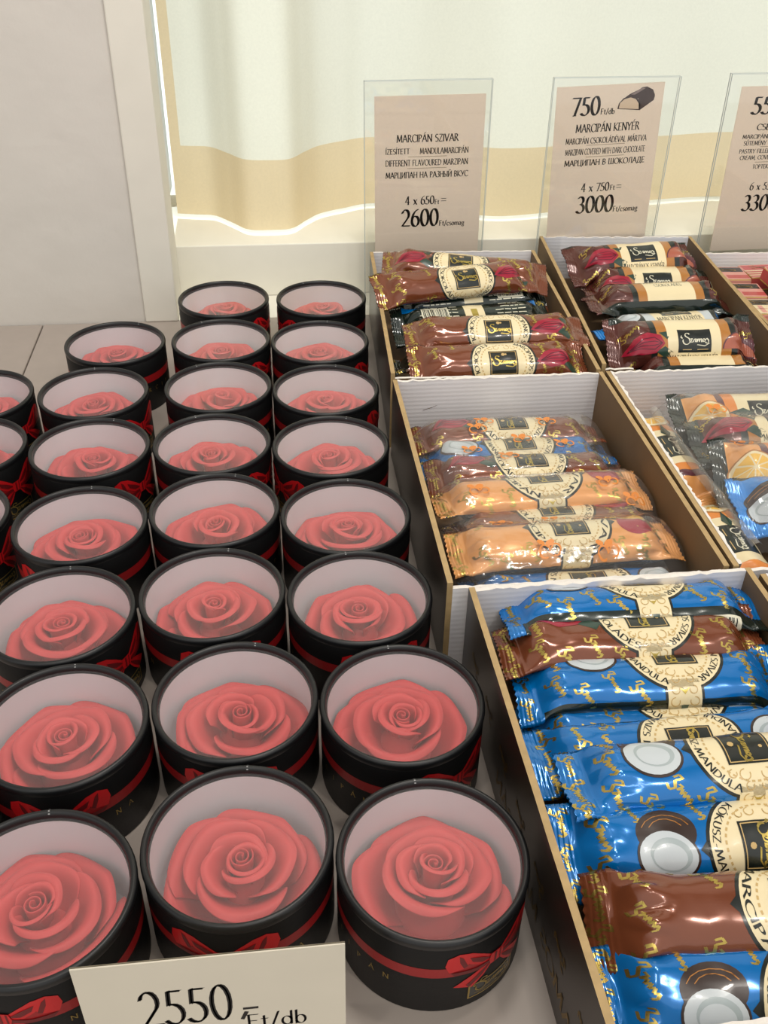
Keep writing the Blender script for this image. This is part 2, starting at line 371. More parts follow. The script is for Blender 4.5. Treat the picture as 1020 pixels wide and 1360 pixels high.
# the gold pen-script signature: a tall looping capital and a run of small waves
SIG = [arc(.34, .82, .22, .2, 20, 250, 7) + arc(.2, .28, .34, .34, 70, -200, 9),
       [(-.16, .5), (-.3, .62), (-.24, .76)],
       [(.55, .42), (.78, .46), (.58, .12), (.84, .16)], [(.84, .16), (.95, .4), (1.1, .42), (1.02, .18), (1.16, .16), (1.22, .42), (1.2, .14)],
       [(1.24, .2), (1.34, .42), (1.42, .38), (1.4, .14), (1.46, .3), (1.56, .42), (1.62, .36), (1.6, .14), (1.7, .16)],
       arc(1.84, .28, .11, .14, 180, -180, 7), [(1.96, .26), (2.12, .44)] + arc(2.12, .2, .16, .2, 60, -160, 6), [(1.2, -.1), (1.9, -.22), (2.35, .02)]]
def signature(cx, cy, wd, ang=0, pen=.11):
    k = wd / 2.6; out = []
    ca, sa = cos(radians(ang)), sin(radians(ang))
    for st in SIG:
        for p in nib(st, pen, 30, thin=pen * .55):
            out.append([(cx + k * ((a - 1.0) * ca - (b - .35) * sa), cy + k * ((a - 1.0) * sa + (b - .35) * ca)) for a, b in p])
    return out
MINI = [[(0, .4), (.12, .62), (.3, .6), (.12, .32), (.3, .12), (.16, -.08), (-.06, .02)], [(.34, .34), (.5, .36), (.38, .12), (.56, .3), (.62, .1), (.72, .3), (.8, .1), (.9, .3), (1.0, .12)], [(1.0, .12), (1.12, .3), (1.2, .12), (1.1, -.04)]]
def mini(cx, cy, wd, ang, pen=.13):
    out = []; ca, sa = cos(radians(ang)), sin(radians(ang)); k = wd / 1.2
    for st in MINI:
        for p in nib(st, pen, 40, thin=pen * .6):
            out.append([(cx + k * ((a - .55) * ca - (b - .25) * sa), cy + k * ((a - .55) * sa + (b - .25) * ca)) for a, b in p])
    return out
def ell(cx, cy, rx, ry, rot=0, n=28, a0=0, a1=360):
    c, s_ = cos(radians(rot)), sin(radians(rot)); out = []
    m = n if a1 - a0 >= 360 else n + 1
    for i in range(m):
        t = radians(a0 + (a1 - a0) * i / n); u, v = rx * cos(t), ry * sin(t)
        out.append((cx + u * c - v * s_, cy + u * s_ + v * c))
    return out
def rect(x0, x1, y0, y1): return [(x0, y0), (x1, y0), (x1, y1), (x0, y1)]
def cut(poly, ax, c, keep_less):
    out = []; n = len(poly)
    for i in range(n):
        p, q = poly[i], poly[(i + 1) % n]
        ip = (p[ax] <= c) == keep_less or p[ax] == c; iq = (q[ax] <= c) == keep_less or q[ax] == c
        if ip: out.append(p)
        if ip != iq:
            t = (c - p[ax]) / (q[ax] - p[ax])
            out.append((p[0] + t * (q[0] - p[0]), p[1] + t * (q[1] - p[1])))
    return out
def slices(poly, ax, lines):              # cut a convex polygon along grid lines: (cell, piece)
    lo = min(p[ax] for p in poly); hi = max(p[ax] for p in poly)
    res = []; cur = poly
    for i in range(len(lines) - 1):
        if lines[i + 1] <= lo: continue
        if lines[i] >= hi: break
        piece = cur
        if lines[i] > lo: piece = cut(piece, ax, lines[i], False)
        if lines[i + 1] < hi: piece = cut(piece, ax, lines[i + 1], True)
        if len(piece) >= 3: res.append((i, piece))
    return res

# ------------------------------------------------------------------ the setting
b = MB(); b.box(-300, 300, -250, 130, -78, -75, 'floor'); struct(b.build('floor', smooth=False))
b = MB()
b.box(-300, -12.6, 100, 126, -75, 260, 'plaster')
b.box(75, 300, 100, 126, -75, 260, 'plaster')
b.box(-12.6, 75, 100, 126, 86, 260, 'plaster')
b.box(-12.6, 75, 106, 126, -75, 0, 'plaster')
struct(b.build('wall_back', smooth=False))
b = MB(); b.box(-13.8, -10.35, 99.6, 105.9, 0, 90, 'trim'); struct(bevel(b.build('trim_1', smooth=False), .15))
b = MB(); b.box(-12.6, 75, 106, 126, 0, 6.0, 'sill'); struct(bevel(b.build('trim_2', smooth=False), .12))
wf = MB()
for x0, x1, z0, z1 in ((-12.6, -11.9, 6, 86), (72.2, 75, 6, 86), (-11.9, 72.2, 6, 7.0), (-11.9, 72.2, 83, 86)): wf.box(x0, x1, 121, 125, z0, z1, 'frame')
win = wf.build('window_1', smooth=False); struct(win)
b = MB(); b.add([(-11.9, 123, 7.0), (72.2, 123, 7.0), (72.2, 123, 83), (-11.9, 123, 83)], [(0, 1, 2, 3)], 'glass'); b.build('pane', win)

# counter: two boards butted at a seam, on a closed base
tb = thing('display_counter', 'long pale grey-beige counter under the gift boxes and cartons', 'counter', (0, 50, -75))
b = MB(); b.box(-200, -24.68, 8 - 50, 49.9, 71.5, 75, 'table'); bevel(b.build('counter_top', tb, smooth=False), .12)
b = MB(); b.box(-24.56, 200, 8 - 50, 49.9, 71.5, 75, 'table'); bevel(b.build('counter_top', tb, smooth=False), .12)
b = MB(); b.box(-195, 195, 12 - 50, 49, 0, 71.5, 'base'); b.build('base', tb, smooth=False)

b = MB(); b.box(-10.35, 75, 99.92, 105.98, -3.5, -.01, 'sill'); struct(b.build('trim_3', smooth=False))
# ------------------------------------------------------------------ curtain
def catmull(pts, t):
    n = len(pts) - 1; f = min(max(t, 0), .99999) * n; i = int(f); u = f - i
    p0, p1, p2, p3 = pts[max(i - 1, 0)], pts[i], pts[i + 1], pts[min(i + 2, n)]
    return tuple(.5 * (2 * q + (r - p) * u + (2 * p - 5 * q + 4 * r - s_) * u * u + (3 * q - p - 3 * r + s_) * u ** 3) for p, q, r, s_ in zip(p0, p1, p2, p3))
PATH = [(-10.72, 115.9), (-8.6, 115.5), (-6.3, 114.9), (-4.3, 112.3), (-2.4, 109.7), (0.05, 109.3), (2.5, 109.8), (4.3, 112.6), (6.1, 115.0), (9, 116.8), (12.2, 118.2), (17, 117.4), (22, 114.6),
        (27, 112.6), (33.2, 113.4), (40, 115.6), (48, 117.4), (55.4, 118.6), (62, 117.2), (68, 114.0), (73, 113.0)]
NX = 240
hx = [catmull(PATH, i / NX) for i in range(NX + 1)]
def curtain_pt(i, z):
    x, y = hx[i]
    k = 1 - .25 * min(1, max(0, (z - 14) / 60))
    return (x, 114.5 + (y - 114.5) * k + .12 * sin(z * .23 + x * .4), z)
ZH = 14.2
zs = [ZH + (85 - ZH) * (j / 40) for j in range(41)]
cur = MB(); e0 = 7
cur.grid([[curtain_pt(i, z) for z in zs] for i in range(e0, NX + 1)], 'curtain')
curt = tag(cur.build('curtain'), 'off-white window curtain with a tan hem hanging in deep folds behind the price signs', 'curtain')
hm = MB()
hm.grid([[curtain_pt(i, 6.42 + (ZH - 6.42) * j / 14) for j in range(15)] for i in range(0, NX + 1)], 'hem')
hm.grid([[curtain_pt(i, z) for z in zs] for i in range(0, e0 + 1)], 'hem')
hem = hm.build('hem', curt); hem['label'] = 'tan border band of the curtain'

# ------------------------------------------------------------------ round gift boxes
RB = 4.45
def onwall(mb, polys, m, layer, zoff=0.0, xoff=0.0):
    xl = [RB * radians(a) for a in range(-184, 185, 4)]
    for p in polys:
        for _, q in slices([(a + xoff, c + zoff) for a, c in p], 0, xl):
            r = RB + .008 + .010 * layer
            mb.add([(r * sin(a / RB), -r * cos(a / RB), z) for a, z in q], [tuple(range(len(q)))], m)
gb = {}
b = MB(); b.lathe([(4.1, .0), (4.38, 0), (RB, .08), (RB, 4.95), (4.40, 5.05), (4.12, 5.05)], 72, 'black'); gb['body'] = b.data('body')
b = MB()
b.lathe([(4.18 + .0, 5.0), (4.14, 5.18), (4.16, 5.36), (4.22, 5.46), (4.31, 5.5), (4.41, 5.47), (4.48, 5.38), (4.50, 5.25), (4.48, 5.08), (4.45, 4.98)], 72, 'rim')
for zz in ((4.30, 5.503), ):
    pass
b.add([(.05, 4.16, 5.40), (-.04, 4.16, 5.40), (-.04, 4.31, 5.512), (.03, 4.31, 5.512), (.05, 4.47, 5.41), (-.05, 4.47, 5.41)], [(0, 1, 2, 3), (3, 2, 5, 4)], 'seam')
gb['rim'] = b.data('rim')
b = MB(); b.lathe([(0.01, .25), (4.05, .25), (4.08, .35), (4.08, 5.0)], 72, 'liner'); gb['liner'] = b.data('liner')
b = MB(); b.disc(4.16, 5.16, 72, 'film'); gb['clear_window'] = b.data('clear_window')
b = MB(); onwall(b, [rect(-13.95, 13.95, 2.85, 3.55)], 'ribbon', 0); gb['ribbon'] = b.data('ribbon')
b = MB()
for sx in (-1, 1):
    F = lambda pts: [[(sx * x, z) for x, z in pts]]
    onwall(b, F([(.1, 3.35), (.75, 3.95), (1.35, 4.4), (1.95, 4.55), (1.6, 3.7), (.9, 3.2), (.1, 3.05)]), 'bow', 1)
    onwall(b, F([(1.35, 4.4), (1.95, 4.55), (2.45, 4.3), (2.55, 3.75), (2.35, 3.2), (1.7, 3.35), (1.3, 3.8)]), 'bow', 2)
    onwall(b, F([(.25, 3.3), (.8, 3.75), (1.45, 4.1), (1.3, 3.7), (.8, 3.35)]), 'bowdark', 3)
    onwall(b, F([(1.5, 3.5), (1.75, 4.2), (1.95, 4.4), (1.9, 3.9), (1.7, 3.4)]), 'bowdark', 3)
    onwall(b, F([(.1, 3.2), (1.1, 3.1), (2.3, 3.2), (2.1, 2.95), (1.0, 2.85), (.1, 3.0)]), 'bowdark', 4)
    onwall(b, F([(.05, 3.1), (.7, 2.9), (1.6, 2.35), (2.1, 1.95), (1.55, 1.75), (1.2, 1.55), (.6, 2.2)]), 'bow', 1)
    onwall(b, F([(.2, 3.0), (.9, 2.5), (1.5, 1.9), (1.35, 1.65), (.75, 2.25)]), 'bowdark', 2)
onwall(b, [[(-.32, 2.8), (.32, 2.8), (.42, 3.2), (.32, 3.6), (-.32, 3.6), (-.42, 3.2)]], 'bow', 5)
onwall(b, [rect(-.12, .0, 2.85, 3.55), rect(.18, .26, 2.85, 3.55)], 'bowdark', 6)
gb['bow'] = b.data('bow')
b = MB()
onwall(b, [rect(-1.35, 1.35, .62, .70), rect(-1.35, 1.35, 1.62, 1.70), rect(-1.35, -1.26, .62, 1.7), rect(1.26, 1.35, .62, 1.7)], 'goldprint', 1)
onwall(b, [rect(-1.26, 1.26, .70, 1.62)], 'ink', 0)
onwall(b, signature(0, 1.35, 2.2), 'goldprint', 2)
onwall(b, [rect(-1.0, 1.0, .88, .91), rect(-.8, .8, .78, .80)], 'goldprint', 1)
gb['label_print'] = b.data('label_print')
b = MB()
for i, ch in enumerate('MARCIPÁN'):
    a = -137 + 10 * i
    q, wd = typeset(ch)
    onwall(b, [[(x * .36 + RB * radians(a) - wd * .18, z * .36 + 1.95) for x, z in p] for p in q], 'goldprint', 1)
gb['lettering'] = b.data('lettering'); b = MB()
for ch, a in (('N', 36), ('A', 46)):
    q, wd = typeset(ch)
    onwall(b, [[(x * .36 + RB * radians(a) - wd * .18, z * .36 + 2.05) for x, z in p] for p in q], 'goldprint', 1)
gb['initials'] = b.data('lettering')

# ------------------------------------------------------------------ marzipan roses
def petal_data(name, prof, half, drop, tuck, seed, point=.12, wave=.05, nu=22, nv=16):
    rnd = random.Random(seed); ph = rnd.uniform(0, 6.28)
    P = []
    for i in range(nu + 1):
        a = -1 + 2 * i / nu; e = abs(a); row = []
        for j in range(nv + 1):
            t = j / nv
            ed = max(0, (e - .35) / .65)
            r, z = catmull(prof, t * (1 - (.50 if a < 0 else .40) * ed ** 2.2))
            z -= drop * .3 * ed ** 2 * t
            r -= .12 * ed ** 2 * t * (1 if a < 0 else -.6)
            r += tuck * a * t
            z += point * max(0, 1 - 2.2 * e) ** 1.3 * t ** 4
            r += point * .7 * max(0, 1 - 2.2 * e) ** 1.3 * t ** 5
            r += wave * sin(3.3 * a + ph) * t * t; z += wave * sin(4.1 * a + 2 * ph) * t * t
            th = half * a * (1 - .10 * (1 - t))
            row.append((r * cos(th), r * sin(th), z))
        P.append(row)
    mb = MB(); mb.grid(P, 'rose'); o = mb.build(name)
    m = o.modifiers.new('s', 'SOLIDIFY'); m.thickness = .10 * S; m.offset = 0
    m = o.modifiers.new('u', 'SUBSURF'); m.levels = 1; m.render_levels = 1
    me = bake(o); bpy.data.objects.remove(o); me.polygons.foreach_set('use_smooth', [True] * len(me.polygons)); return me
R1 = [(.5, 2.4), (.78, 3.1), (1.06, 3.75), (1.28, 4.14), (1.48, 4.28), (1.66, 4.12)]
R2 = [(.9, 1.9), (1.3, 2.6), (1.75, 3.25), (2.12, 3.72), (2.40, 3.86), (2.60, 3.66)]
R3 = [(1.5, 1.0), (2.2, 1.75), (2.8, 2.45), (3.2, 2.92), (3.52, 3.0), (3.74, 2.72)]
R0 = [(.42, 2.6), (.58, 3.3), (.68, 3.9), (.76, 4.32), (.85, 4.46), (.95, 4.38)]
PET = {0: [petal_data('petal', R0, radians(112), .4, .12, s_, .10, .02) for s_ in (11, 12)],
       1: [petal_data('petal', R1, radians(92), .55, .22, s_, .16, .05) for s_ in (1, 2)],
       2: [petal_data('petal', R2, radians(84), .75, .26, s_, .24, .08) for s_ in (3, 4, 7)],
       3: [petal_data('petal', R3, radians(58), .85, .32, s_, .28, .11) for s_ in (5, 6, 8)]}
mb = MB(); P = []
NT = 70
for i in range(NT + 1):
    th = i / NT * 2 * pi * 2.25; r = .05 + .52 * (i / NT) ** .9
    zt = 4.62 - .10 * sin(min(1, i / NT) * pi) - .12 * (i / NT > .9) * ((i / NT) - .9) * 10
    P.append([((r - .10 * (1 - t) ** 2 + .03 * t ** 4 * (i / NT)) * cos(th), (r - .10 * (1 - t) ** 2 + .03 * t ** 4) * sin(th), 2.7 + (zt - 2.7) * t) for t in [j / 8 for j in range(9)]])
mb.grid(P, 'rose'); o = mb.build('bud')
m = o.modifiers.new('s', 'SOLIDIFY'); m.thickness = .085 * S; m.offset = 0
m = o.modifiers.new('u', 'SUBSURF'); m.levels = 1
BUD = bake(o); bpy.data.objects.remove(o); BUD.polygons.foreach_set('use_smooth', [True] * len(BUD.polygons))
mb = MB(); mb.lathe([(.01, .27), (1.6, .27), (2.0, .6), (1.7, 1.6), (1.0, 2.6), (.5, 3.2), (.3, 3.7), (.01, 3.9)], 32, 'rose'); ROSEBASE = mb.data('rose_base')

def rose(loc, spin, seed, label):
    rnd = random.Random(seed)
    t = thing('marzipan_rose', label, 'rose', loc, (radians(rnd.uniform(-3, 3)), radians(rnd.uniform(-3, 3)), radians(spin)), 'marzipan roses in the round gift boxes')
    link('rose_base', ROSEBASE, t); link('bud', BUD, t, (0, 0, 0), (0, 0, rnd.uniform(0, 6.28)))
    for ring, n, off in ((0, 2, 40), (1, 3, 10), (2, 3, 70), (3, 5, 0)):
        for k in range(n):
            a = 360 / n * k + off + rnd.uniform(-11, 11)
            p = link('petal', PET[ring][rnd.randrange(len(PET[ring]))], t, (0, 0, rnd.uniform(-.05, .05)), (radians(rnd.uniform(-4, 4)), radians(rnd.uniform(-6, 3)), radians(a)))
            sc = 1 + rnd.uniform(-.03, .02); p.scale = (sc, sc, 1)
GROUP = 'round gift boxes with clear lids'
def gift(x, y, knot, spin, where, extra=''):
    t = thing('gift_box', ('round black gift box ' + where), 'gift box', (x, y, 0), (0, 0, radians(knot)), GROUP)
    made = {}
    for n, d in gb.items():
        o = made[n] = link(n, d, made[{'bow': 'ribbon', 'label_print': 'body', 'lettering': 'body', 'initials': 'body'}[n]] if n in ('bow', 'label_print', 'lettering', 'initials') else t)
        if n == 'rim': o.rotation_euler = (0, 0, radians(-knot + ((x * 37 + y * 13) % 60) - 30))
    rose((x, y, 0), spin, int(x * 7 + y * 11), 'rose in the gift box ' + where)
RC = 'in the column beside the cartons'; MC = 'in the middle column'; LC = 'in the column left of middle'; FC = 'in the column at the left edge'
gift(5.99, 27.05, 32, 20, 'at the front ' + RC, 'bow at right front')
gift(5.83, 36.79, 35, 75, 'second from the front ' + RC, 'gold letters at left')
gift(4.35, 45.88, 13, 140, 'third from the front ' + RC)
gift(4.18, 54.52, 110, 200, 'fourth from the front ' + RC)
gift(3.79, 63.78, -62, 260, 'fourth from the back ' + RC)
gift(3.98, 72.88, 78, 310, 'third from the back ' + RC)
gift(4.03, 82.16, 72, 15, 'second from the back ' + RC)
gift(4.75, 92.10, -68, 100, 'at the back ' + RC)
gift(-2.96, 28.74, -9, 55, 'at the front ' + MC, 'behind the price tag')
gift(-3.17, 37.88, -4, 95, 'second from the front ' + MC)
gift(-4.69, 47.00, 8, 165, 'third from the front ' + MC)
gift(-4.81, 56.06, 150, 230, 'fourth from the front ' + MC)
gift(-5.25, 64.93, 66, 290, 'fourth from the back ' + MC)
gift(-5.02, 74.11, 140, 340, 'third from the back ' + MC)
gift(-5.00, 83.22, 68, 45, 'second from the back ' + MC)
gift(-4.96, 92.69, 72, 120, 'at the back ' + MC, 'by the window')
gift(-11.89, 26.95, -12, 30, 'at the front ' + LC, 'left of the price tag')
gift(-12.20, 36.94, 4, 110, 'second from the front ' + LC, 'gold letters at right')
gift(-13.72, 45.92, 60, 170, 'third from the front ' + LC)
gift(-13.78, 55.12, -20, 250, 'fourth from the front ' + LC)
gift(-14.41, 64.96, 60, 300, 'third from the back ' + LC)
gift(-15.26, 73.88, 62, 10, 'second from the back ' + LC)
gift(-14.53, 83.31, 160, 80, 'at the back ' + LC, 'standing a little apart')
gift(-24.67, 74.14, 60, 60, 'at the back ' + FC)
gift(-23.70, 65.88, 58, 150, 'second from the back ' + FC)
gift(-23.22, 56.70, 60, 210, 'third from the back ' + FC)
gift(-20.2, 32.0, 75, 0, 'at the front ' + FC, 'barely showing')

# ------------------------------------------------------------------ cartons
def panel(x0, x1, y0, y1, z0, z1, mats, axis, seed, ragged=0.0, edge='kraftedge', nseg=40, cutout=None):
    """upright board; axis 'x' runs along x. mats = (low side material, high side material)"""
    rnd = random.Random(seed); mb = MB()
    L0, L1 = (x0, x1) if axis == 'x' else (y0, y1)
    zt = []
    for i in range(nseg + 1):
        u = i / nseg; z = z1 + (rnd.uniform(-ragged, ragged * .4) if ragged else 0)
        if cutout:
            c0, c1, cz = cutout
            if c0 < u < c1: z = cz + rnd.uniform(-.1, .1)
        zt.append(z)
    def pt(u, side, z):
        l = L0 + (L1 - L0) * u
        return (l, (y0, y1)[side], z) if axis == 'x' else ((x0, x1)[side], l, z)
    n = nseg + 1
    for side in (0, 1):
        mb.add([pt(i / nseg, side, z0) for i in range(n)] + [pt(i / nseg, side, zt[i]) for i in range(n)],
               [(i, i + 1, n + i + 1, n + i) for i in range(nseg)], mats[side])
    mb.add([pt(i / nseg, 0, zt[i]) for i in range(n)] + [pt(i / nseg, 1, zt[i]) for i in range(n)], [(i, i + 1, n + i + 1, n + i) for i in range(nseg)], edge)
    for u, i in ((0, 0), (1, nseg)):
        mb.add([pt(u, 0, z0), pt(u, 1, z0), pt(u, 1, zt[i]), pt(u, 0, zt[i])], [(0, 1, 2, 3)], edge)
    return mb
BOXG = 'open display cartons of sweets'
def carton(cx, cy, wd, ln, h, rotz, label, floor_z, seed, back='white', front='white', leftin='kraft', leftout='boxdark', hl=None, hb=None, cutout=None, frontz=None, rag=.10, dye=True):
    t = thing('display_carton', label, 'carton', (cx, cy, 0), (0, 0, radians(rotz)), BOXG)
    x0, x1, y0, y1 = -wd / 2, wd / 2, -ln / 2, ln / 2; k = .36
    mb = panel(x0, x0 + k, y0, y1, 0, hl or h, (leftout, leftin), 'y', seed, .015)
    lp = mb.build('side_panel', t, smooth=False)
    panel(x1 - k, x1, y0, y1, 0, h, ('kraft', 'kraft'), 'y', seed + 1, .015).build('side_panel', t, smooth=False)
    panel(x0 + k, x1 - k, y1 - k * .8, y1, 0, hb or h, (back, 'boxdark'), 'x', seed + 2, rag, 'torn').build('back_panel', t, smooth=False)
    panel(x0 + k, x1 - k, y0, y0 + k * .8, 0, frontz or h - .5, (front, 'white'), 'x', seed + 3, rag, 'torn', cutout=cutout).build('front_panel', t, smooth=False)
    mb = MB(); mb.box(x0 + k, x1 - k, y0 + k * .8, y1 - k * .8, 0, floor_z, 'kraft'); mb.build('bottom_panel', t, smooth=False)
    return t, lp
cA, lpA = carton(18.7, 85.4, 17.7, 28.0, 7.2, -2.2, 'rear left carton of brown cigar-shaped bars below the left price sign', 2.6, 10, front='kraft', rag=.05)
cB, lpB = carton(18.25, 57.5, 17.7, 26.2, 7.2, 0.3, 'carton of film-wrapped orange, brown and blue bars in the middle of the left row', 1.6, 20)
cC, lpC = carton(19.75, 30.7, 17.7, 26.6, 7.2, 1.0, 'frontmost carton of blue and brown cigar-shaped bars', 2.2, 30, rag=.14)
cD, lpD = carton(36.9, 86.6, 17.0, 31.2, 7.4, -4.2, 'carton of dark brown loaf bars below the middle price sign', 2.6, 40, leftout='kraft', front='kraft', cutout=(.16, .93, 4.6), rag=.12)
cE, lpE = carton(36.1, 57.4, 17.6, 26.2, 7.3, 0.2, 'carton of loaf bars in cellophane at the right edge', 1.2, 50, leftout='kraft', rag=.14)
cG, lpG = carton(37.7, 30.6, 17.4, 26.4, 7.0, 0.6, 'carton with only its kraft corner showing right of the frontmost carton', 1.2, 60, leftout='kraft')
cF, lpF = carton(54.6, 86.0, 17.0, 24.6, 6.6, -2.0, 'white-backed carton of small pink packs below the right-hand price sign', 4.0, 70, leftout='kraft')
# white torn paper fringe on the left wall of the cellophane carton
rnd = random.Random(5); mb = MB()
ys = [-13.0 + 26 * i / 90 for i in range(91)]
vs = []
for y in ys: vs += [(-8.80 + .36, y, 7.32), (-8.80 + .36 + rnd.uniform(.10, .26), y, 7.34 + rnd.uniform(-.05, .05)), (-8.80 + .40, y, 6.2 + rnd.uniform(-.2, .2))]
mb.add(vs, [(3 * i + a, 3 * i + 3 + a, 3 * i + 3 + (a + 1), 3 * i + a + 1) for i in range(90) for a in (0, 1)], 'torn'); mb.build('torn_fringe', cE, smooth=False)
# gold lettering down the outside of the front carton
mb = MB()
q, wd = typeset('SZAMOS MARCIPÁN', wd=.15)
for p in q:
    pts = [(-8.868, -12.3 + a / wd * 16, 1.3 + b_ * 1.0) for a, b_ in p]
    mb.add([(x, -y - 8.5 if False else y, z) for x, y, z in pts], [tuple(range(len(p)))], 'boxgold')
for k in range(7):
    for p in mini(-11.5 + 3.6 * k, 3.9, 1.6, 20): mb.add([(-8.868, a, c) for a, c in p], [tuple(range(len(p)))], 'boxgold')
o = mb.build('gold_lettering', cC, smooth=False); o['label'] = 'gold lettering along the outside of the carton'

# ------------------------------------------------------------------ bars in foil
def section(a, bt, bb, n, dome=False):
    pts = []
    N = 400
    for i in range(N):
        th = 2 * pi * i / N; s_, c = sin(th), cos(th)
        e = .86 if not dome else (.95 if c > 0 else .35)
        y = -a * math.copysign(abs(s_) ** e, s_); z = (bt * c ** 1.0 if c > 0 else -bb * abs(c) ** (.9 if not dome else .35))
        pts.append((y, z))
    ls = [0]
    for i in range(N): ls.append(ls[-1] + hypot(pts[(i + 1) % N][0] - pts[i][0], pts[(i + 1) % N][1] - pts[i][1]))
    T = ls[-1]; out = []; k = 0
    for j in range(n):
        d = T * j / n
        while ls[k + 1] < d: k += 1
        u = (d - ls[k]) / (ls[k + 1] - ls[k]); p, q = pts[k], pts[(k + 1) % N]
        out.append((p[0] + (q[0] - p[0]) * u, p[1] + (q[1] - p[1]) * u))
    return out, T
def flat(wc, n):
    out = []
    for j in range(n):
        f = j / n
        if f < .25: y, z = -wc * f * 4, .05
        elif f < .5: y, z = -wc * (2 - f * 4), -.05
        elif f < .75: y, z = wc * (f * 4 - 2), -.05
        else: y, z = wc * (4 - f * 4), .05
        out.append((y, z))
    return out
def smooth(x): x = min(1, max(0, x)); return x * x * (3 - 2 * x)
MS = 44
class Bar:
    def __init__(s, L, a, bt, bb, seed, dome=False, crimp=1.0, should=1.5, wrink=.10, bend=(.0, .0), droop=(.06, .06), flare=1.12):
        rnd = random.Random(seed)
        s.L = L; h = L / 2; s.hs = h - crimp
        sec, s.T = section(a, bt, bb, MS, dome)
        fl = flat(s.T / 4 * .92 * flare / 1.12, MS)
        ss = [-h + crimp * i / 14 for i in range(14)] + [-s.hs + should * i / 12 for i in range(12)]
        n = int((2 * s.hs - 2 * should) / .3); ss += [-s.hs + should + (2 * s.hs - 2 * should) * i / n for i in range(n)]
        ss += [s.hs - should + should * i / 12 for i in range(12)] + [s.hs + crimp * i / 14 for i in range(15)]
        s.s = ss; s.i0 = 14; s.i1 = len(ss) - 15
        p1, p2, p3, off = (rnd.uniform(0, 6) for _ in range(4)); k5 = rnd.choice((4, 5, 6)); k7 = rnd.choice((7, 8, 9))
        tw = [rnd.uniform(-.25, .25), rnd.uniform(-.25, .25)]
        s.P = []
        for x in ss:
            e = (s.hs - abs(x)) / should; k = smooth(e) ** .6 if e < 1 else 1
            side = 0 if x < 0 else 1
            row = []
            wr = wrink * (smooth(e * 2.2) * (1 - smooth((e - .5) / 1.3)) if e > 0 else 0)
            ex = max(0, abs(x) - (s.hs - should * .7))
            ang = tw[side] * (1 - k)
            for j in range(MS):
                y = sec[j][0] * k + fl[j][0] * (1 - k); z = sec[j][1] * k + fl[j][1] * (1 - k)
                ph = 2 * pi * j / MS
                d = wr * (1.3 * abs(sin(k5 * .5 * ph + p1 + .5 * x)) - .7 + .8 * sin(k7 * ph + p2 - .7 * x)) * 1.25
                nz = noise.noise(Vector((x * .55 + off, cos(ph) * 1.1, sin(ph) * 1.1))); nz2 = noise.noise(Vector((x * 1.5, cos(ph) * 2.2 + off, sin(ph) * 2.2)))
                d += (.075 * nz + .03 * nz2) * min(1, .3 + k)
                l = hypot(y, z) + 1e-6
                y += y / l * d; z += z / l * d
                if e <= 0:
                    z += .16 * sin(y * 1.9 + p3 + x) * min(1, -e * 4) + .035 * sin(2 * pi * (abs(x) - s.hs) / .22)
                y, z = y * cos(ang) - z * sin(ang), y * sin(ang) + z * cos(ang)
                z -= droop[side] * ex ** 2
                z += bend[0] * (x / h) ** 2; y += bend[1] * (x / h) ** 2
                xx = x
                if abs(x) > h - .01: xx = x + (.07 if (min(j, MS - j) % 2) else -.03) * (1 if x > 0 else -1)
                row.append(Vector((xx, y, z)))
            s.P.append(row)
        n = len(ss); s.N = []
        for i in range(n):
            r0, r1, rr = s.P[max(i - 1, 0)], s.P[min(i + 1, n - 1)], s.P[i]
            s.N.append([((r1[j] - r0[j]).cross(rr[(j + 1) % MS] - rr[j - 1]) * -1).normalized() for j in range(MS)])
        m = s.P[n // 2]; c = sum(m, Vector()) / MS
        s.sgn = 1 if (m[0] - c).dot(s.N[n // 2][0]) > 0 else -1
        s.V = [[n_ * s.sgn for n_ in r] for r in s.N]
        s.tl = [s.T * (j / MS - 2) for j in range(4 * MS + 1)]
    def print_on(s, body, seals, polys, m, layer):
        for p in polys:
            for i, q in slices(p, 0, s.s):
                for jj, r in slices(q, 1, s.tl):
                    j = jj % MS; j2 = (j + 1) % MS
                    ds = s.s[i + 1] - s.s[i]; dt = s.T / MS
                    vs = []; ns = []
                    for a, t in r:
                        u = (a - s.s[i]) / ds; v = (t - s.tl[jj]) / dt
                        w00, w10, w11, w01 = (1 - u) * (1 - v), u * (1 - v), u * v, (1 - u) * v
                        P = s.P[i][j] * w00 + s.P[i + 1][j] * w10 + s.P[i + 1][j2] * w11 + s.P[i][j2] * w01
                        N = s.N[i][j] * w00 + s.N[i + 1][j] * w10 + s.N[i + 1][j2] * w11 + s.N[i][j2] * w01
                        vs.append(P + N * s.sgn * (.010 + .009 * layer)); ns.append((N * s.sgn).normalized())
                    mb = body if s.i0 <= i < s.i1 else seals[0 if i < s.i0 else 1]
                    nrm = sum(((vs[q_] - vs[0]).cross(vs[q_ + 1] - vs[0]) for q_ in range(1, len(vs) - 1)), Vector())
                    if nrm.dot(ns[0]) < 0: vs.reverse(); ns.reverse()
                    mb.add(vs, [tuple(range(len(vs)))], m, ns)
def band(cx, cy, r0, r1, n=40, a0=0, a1=360):
    o, i_ = ell(cx, cy, r1, r1, 0, n, a0, a1), ell(cx, cy, r0, r0, 0, n, a0, a1)
    m = n if a1 - a0 >= 360 else n
    return [[o[k % len(o)], o[(k + 1) % len(o)], i_[(k + 1) % len(i_)], i_[k % len(i_)]] for k in range(m)]
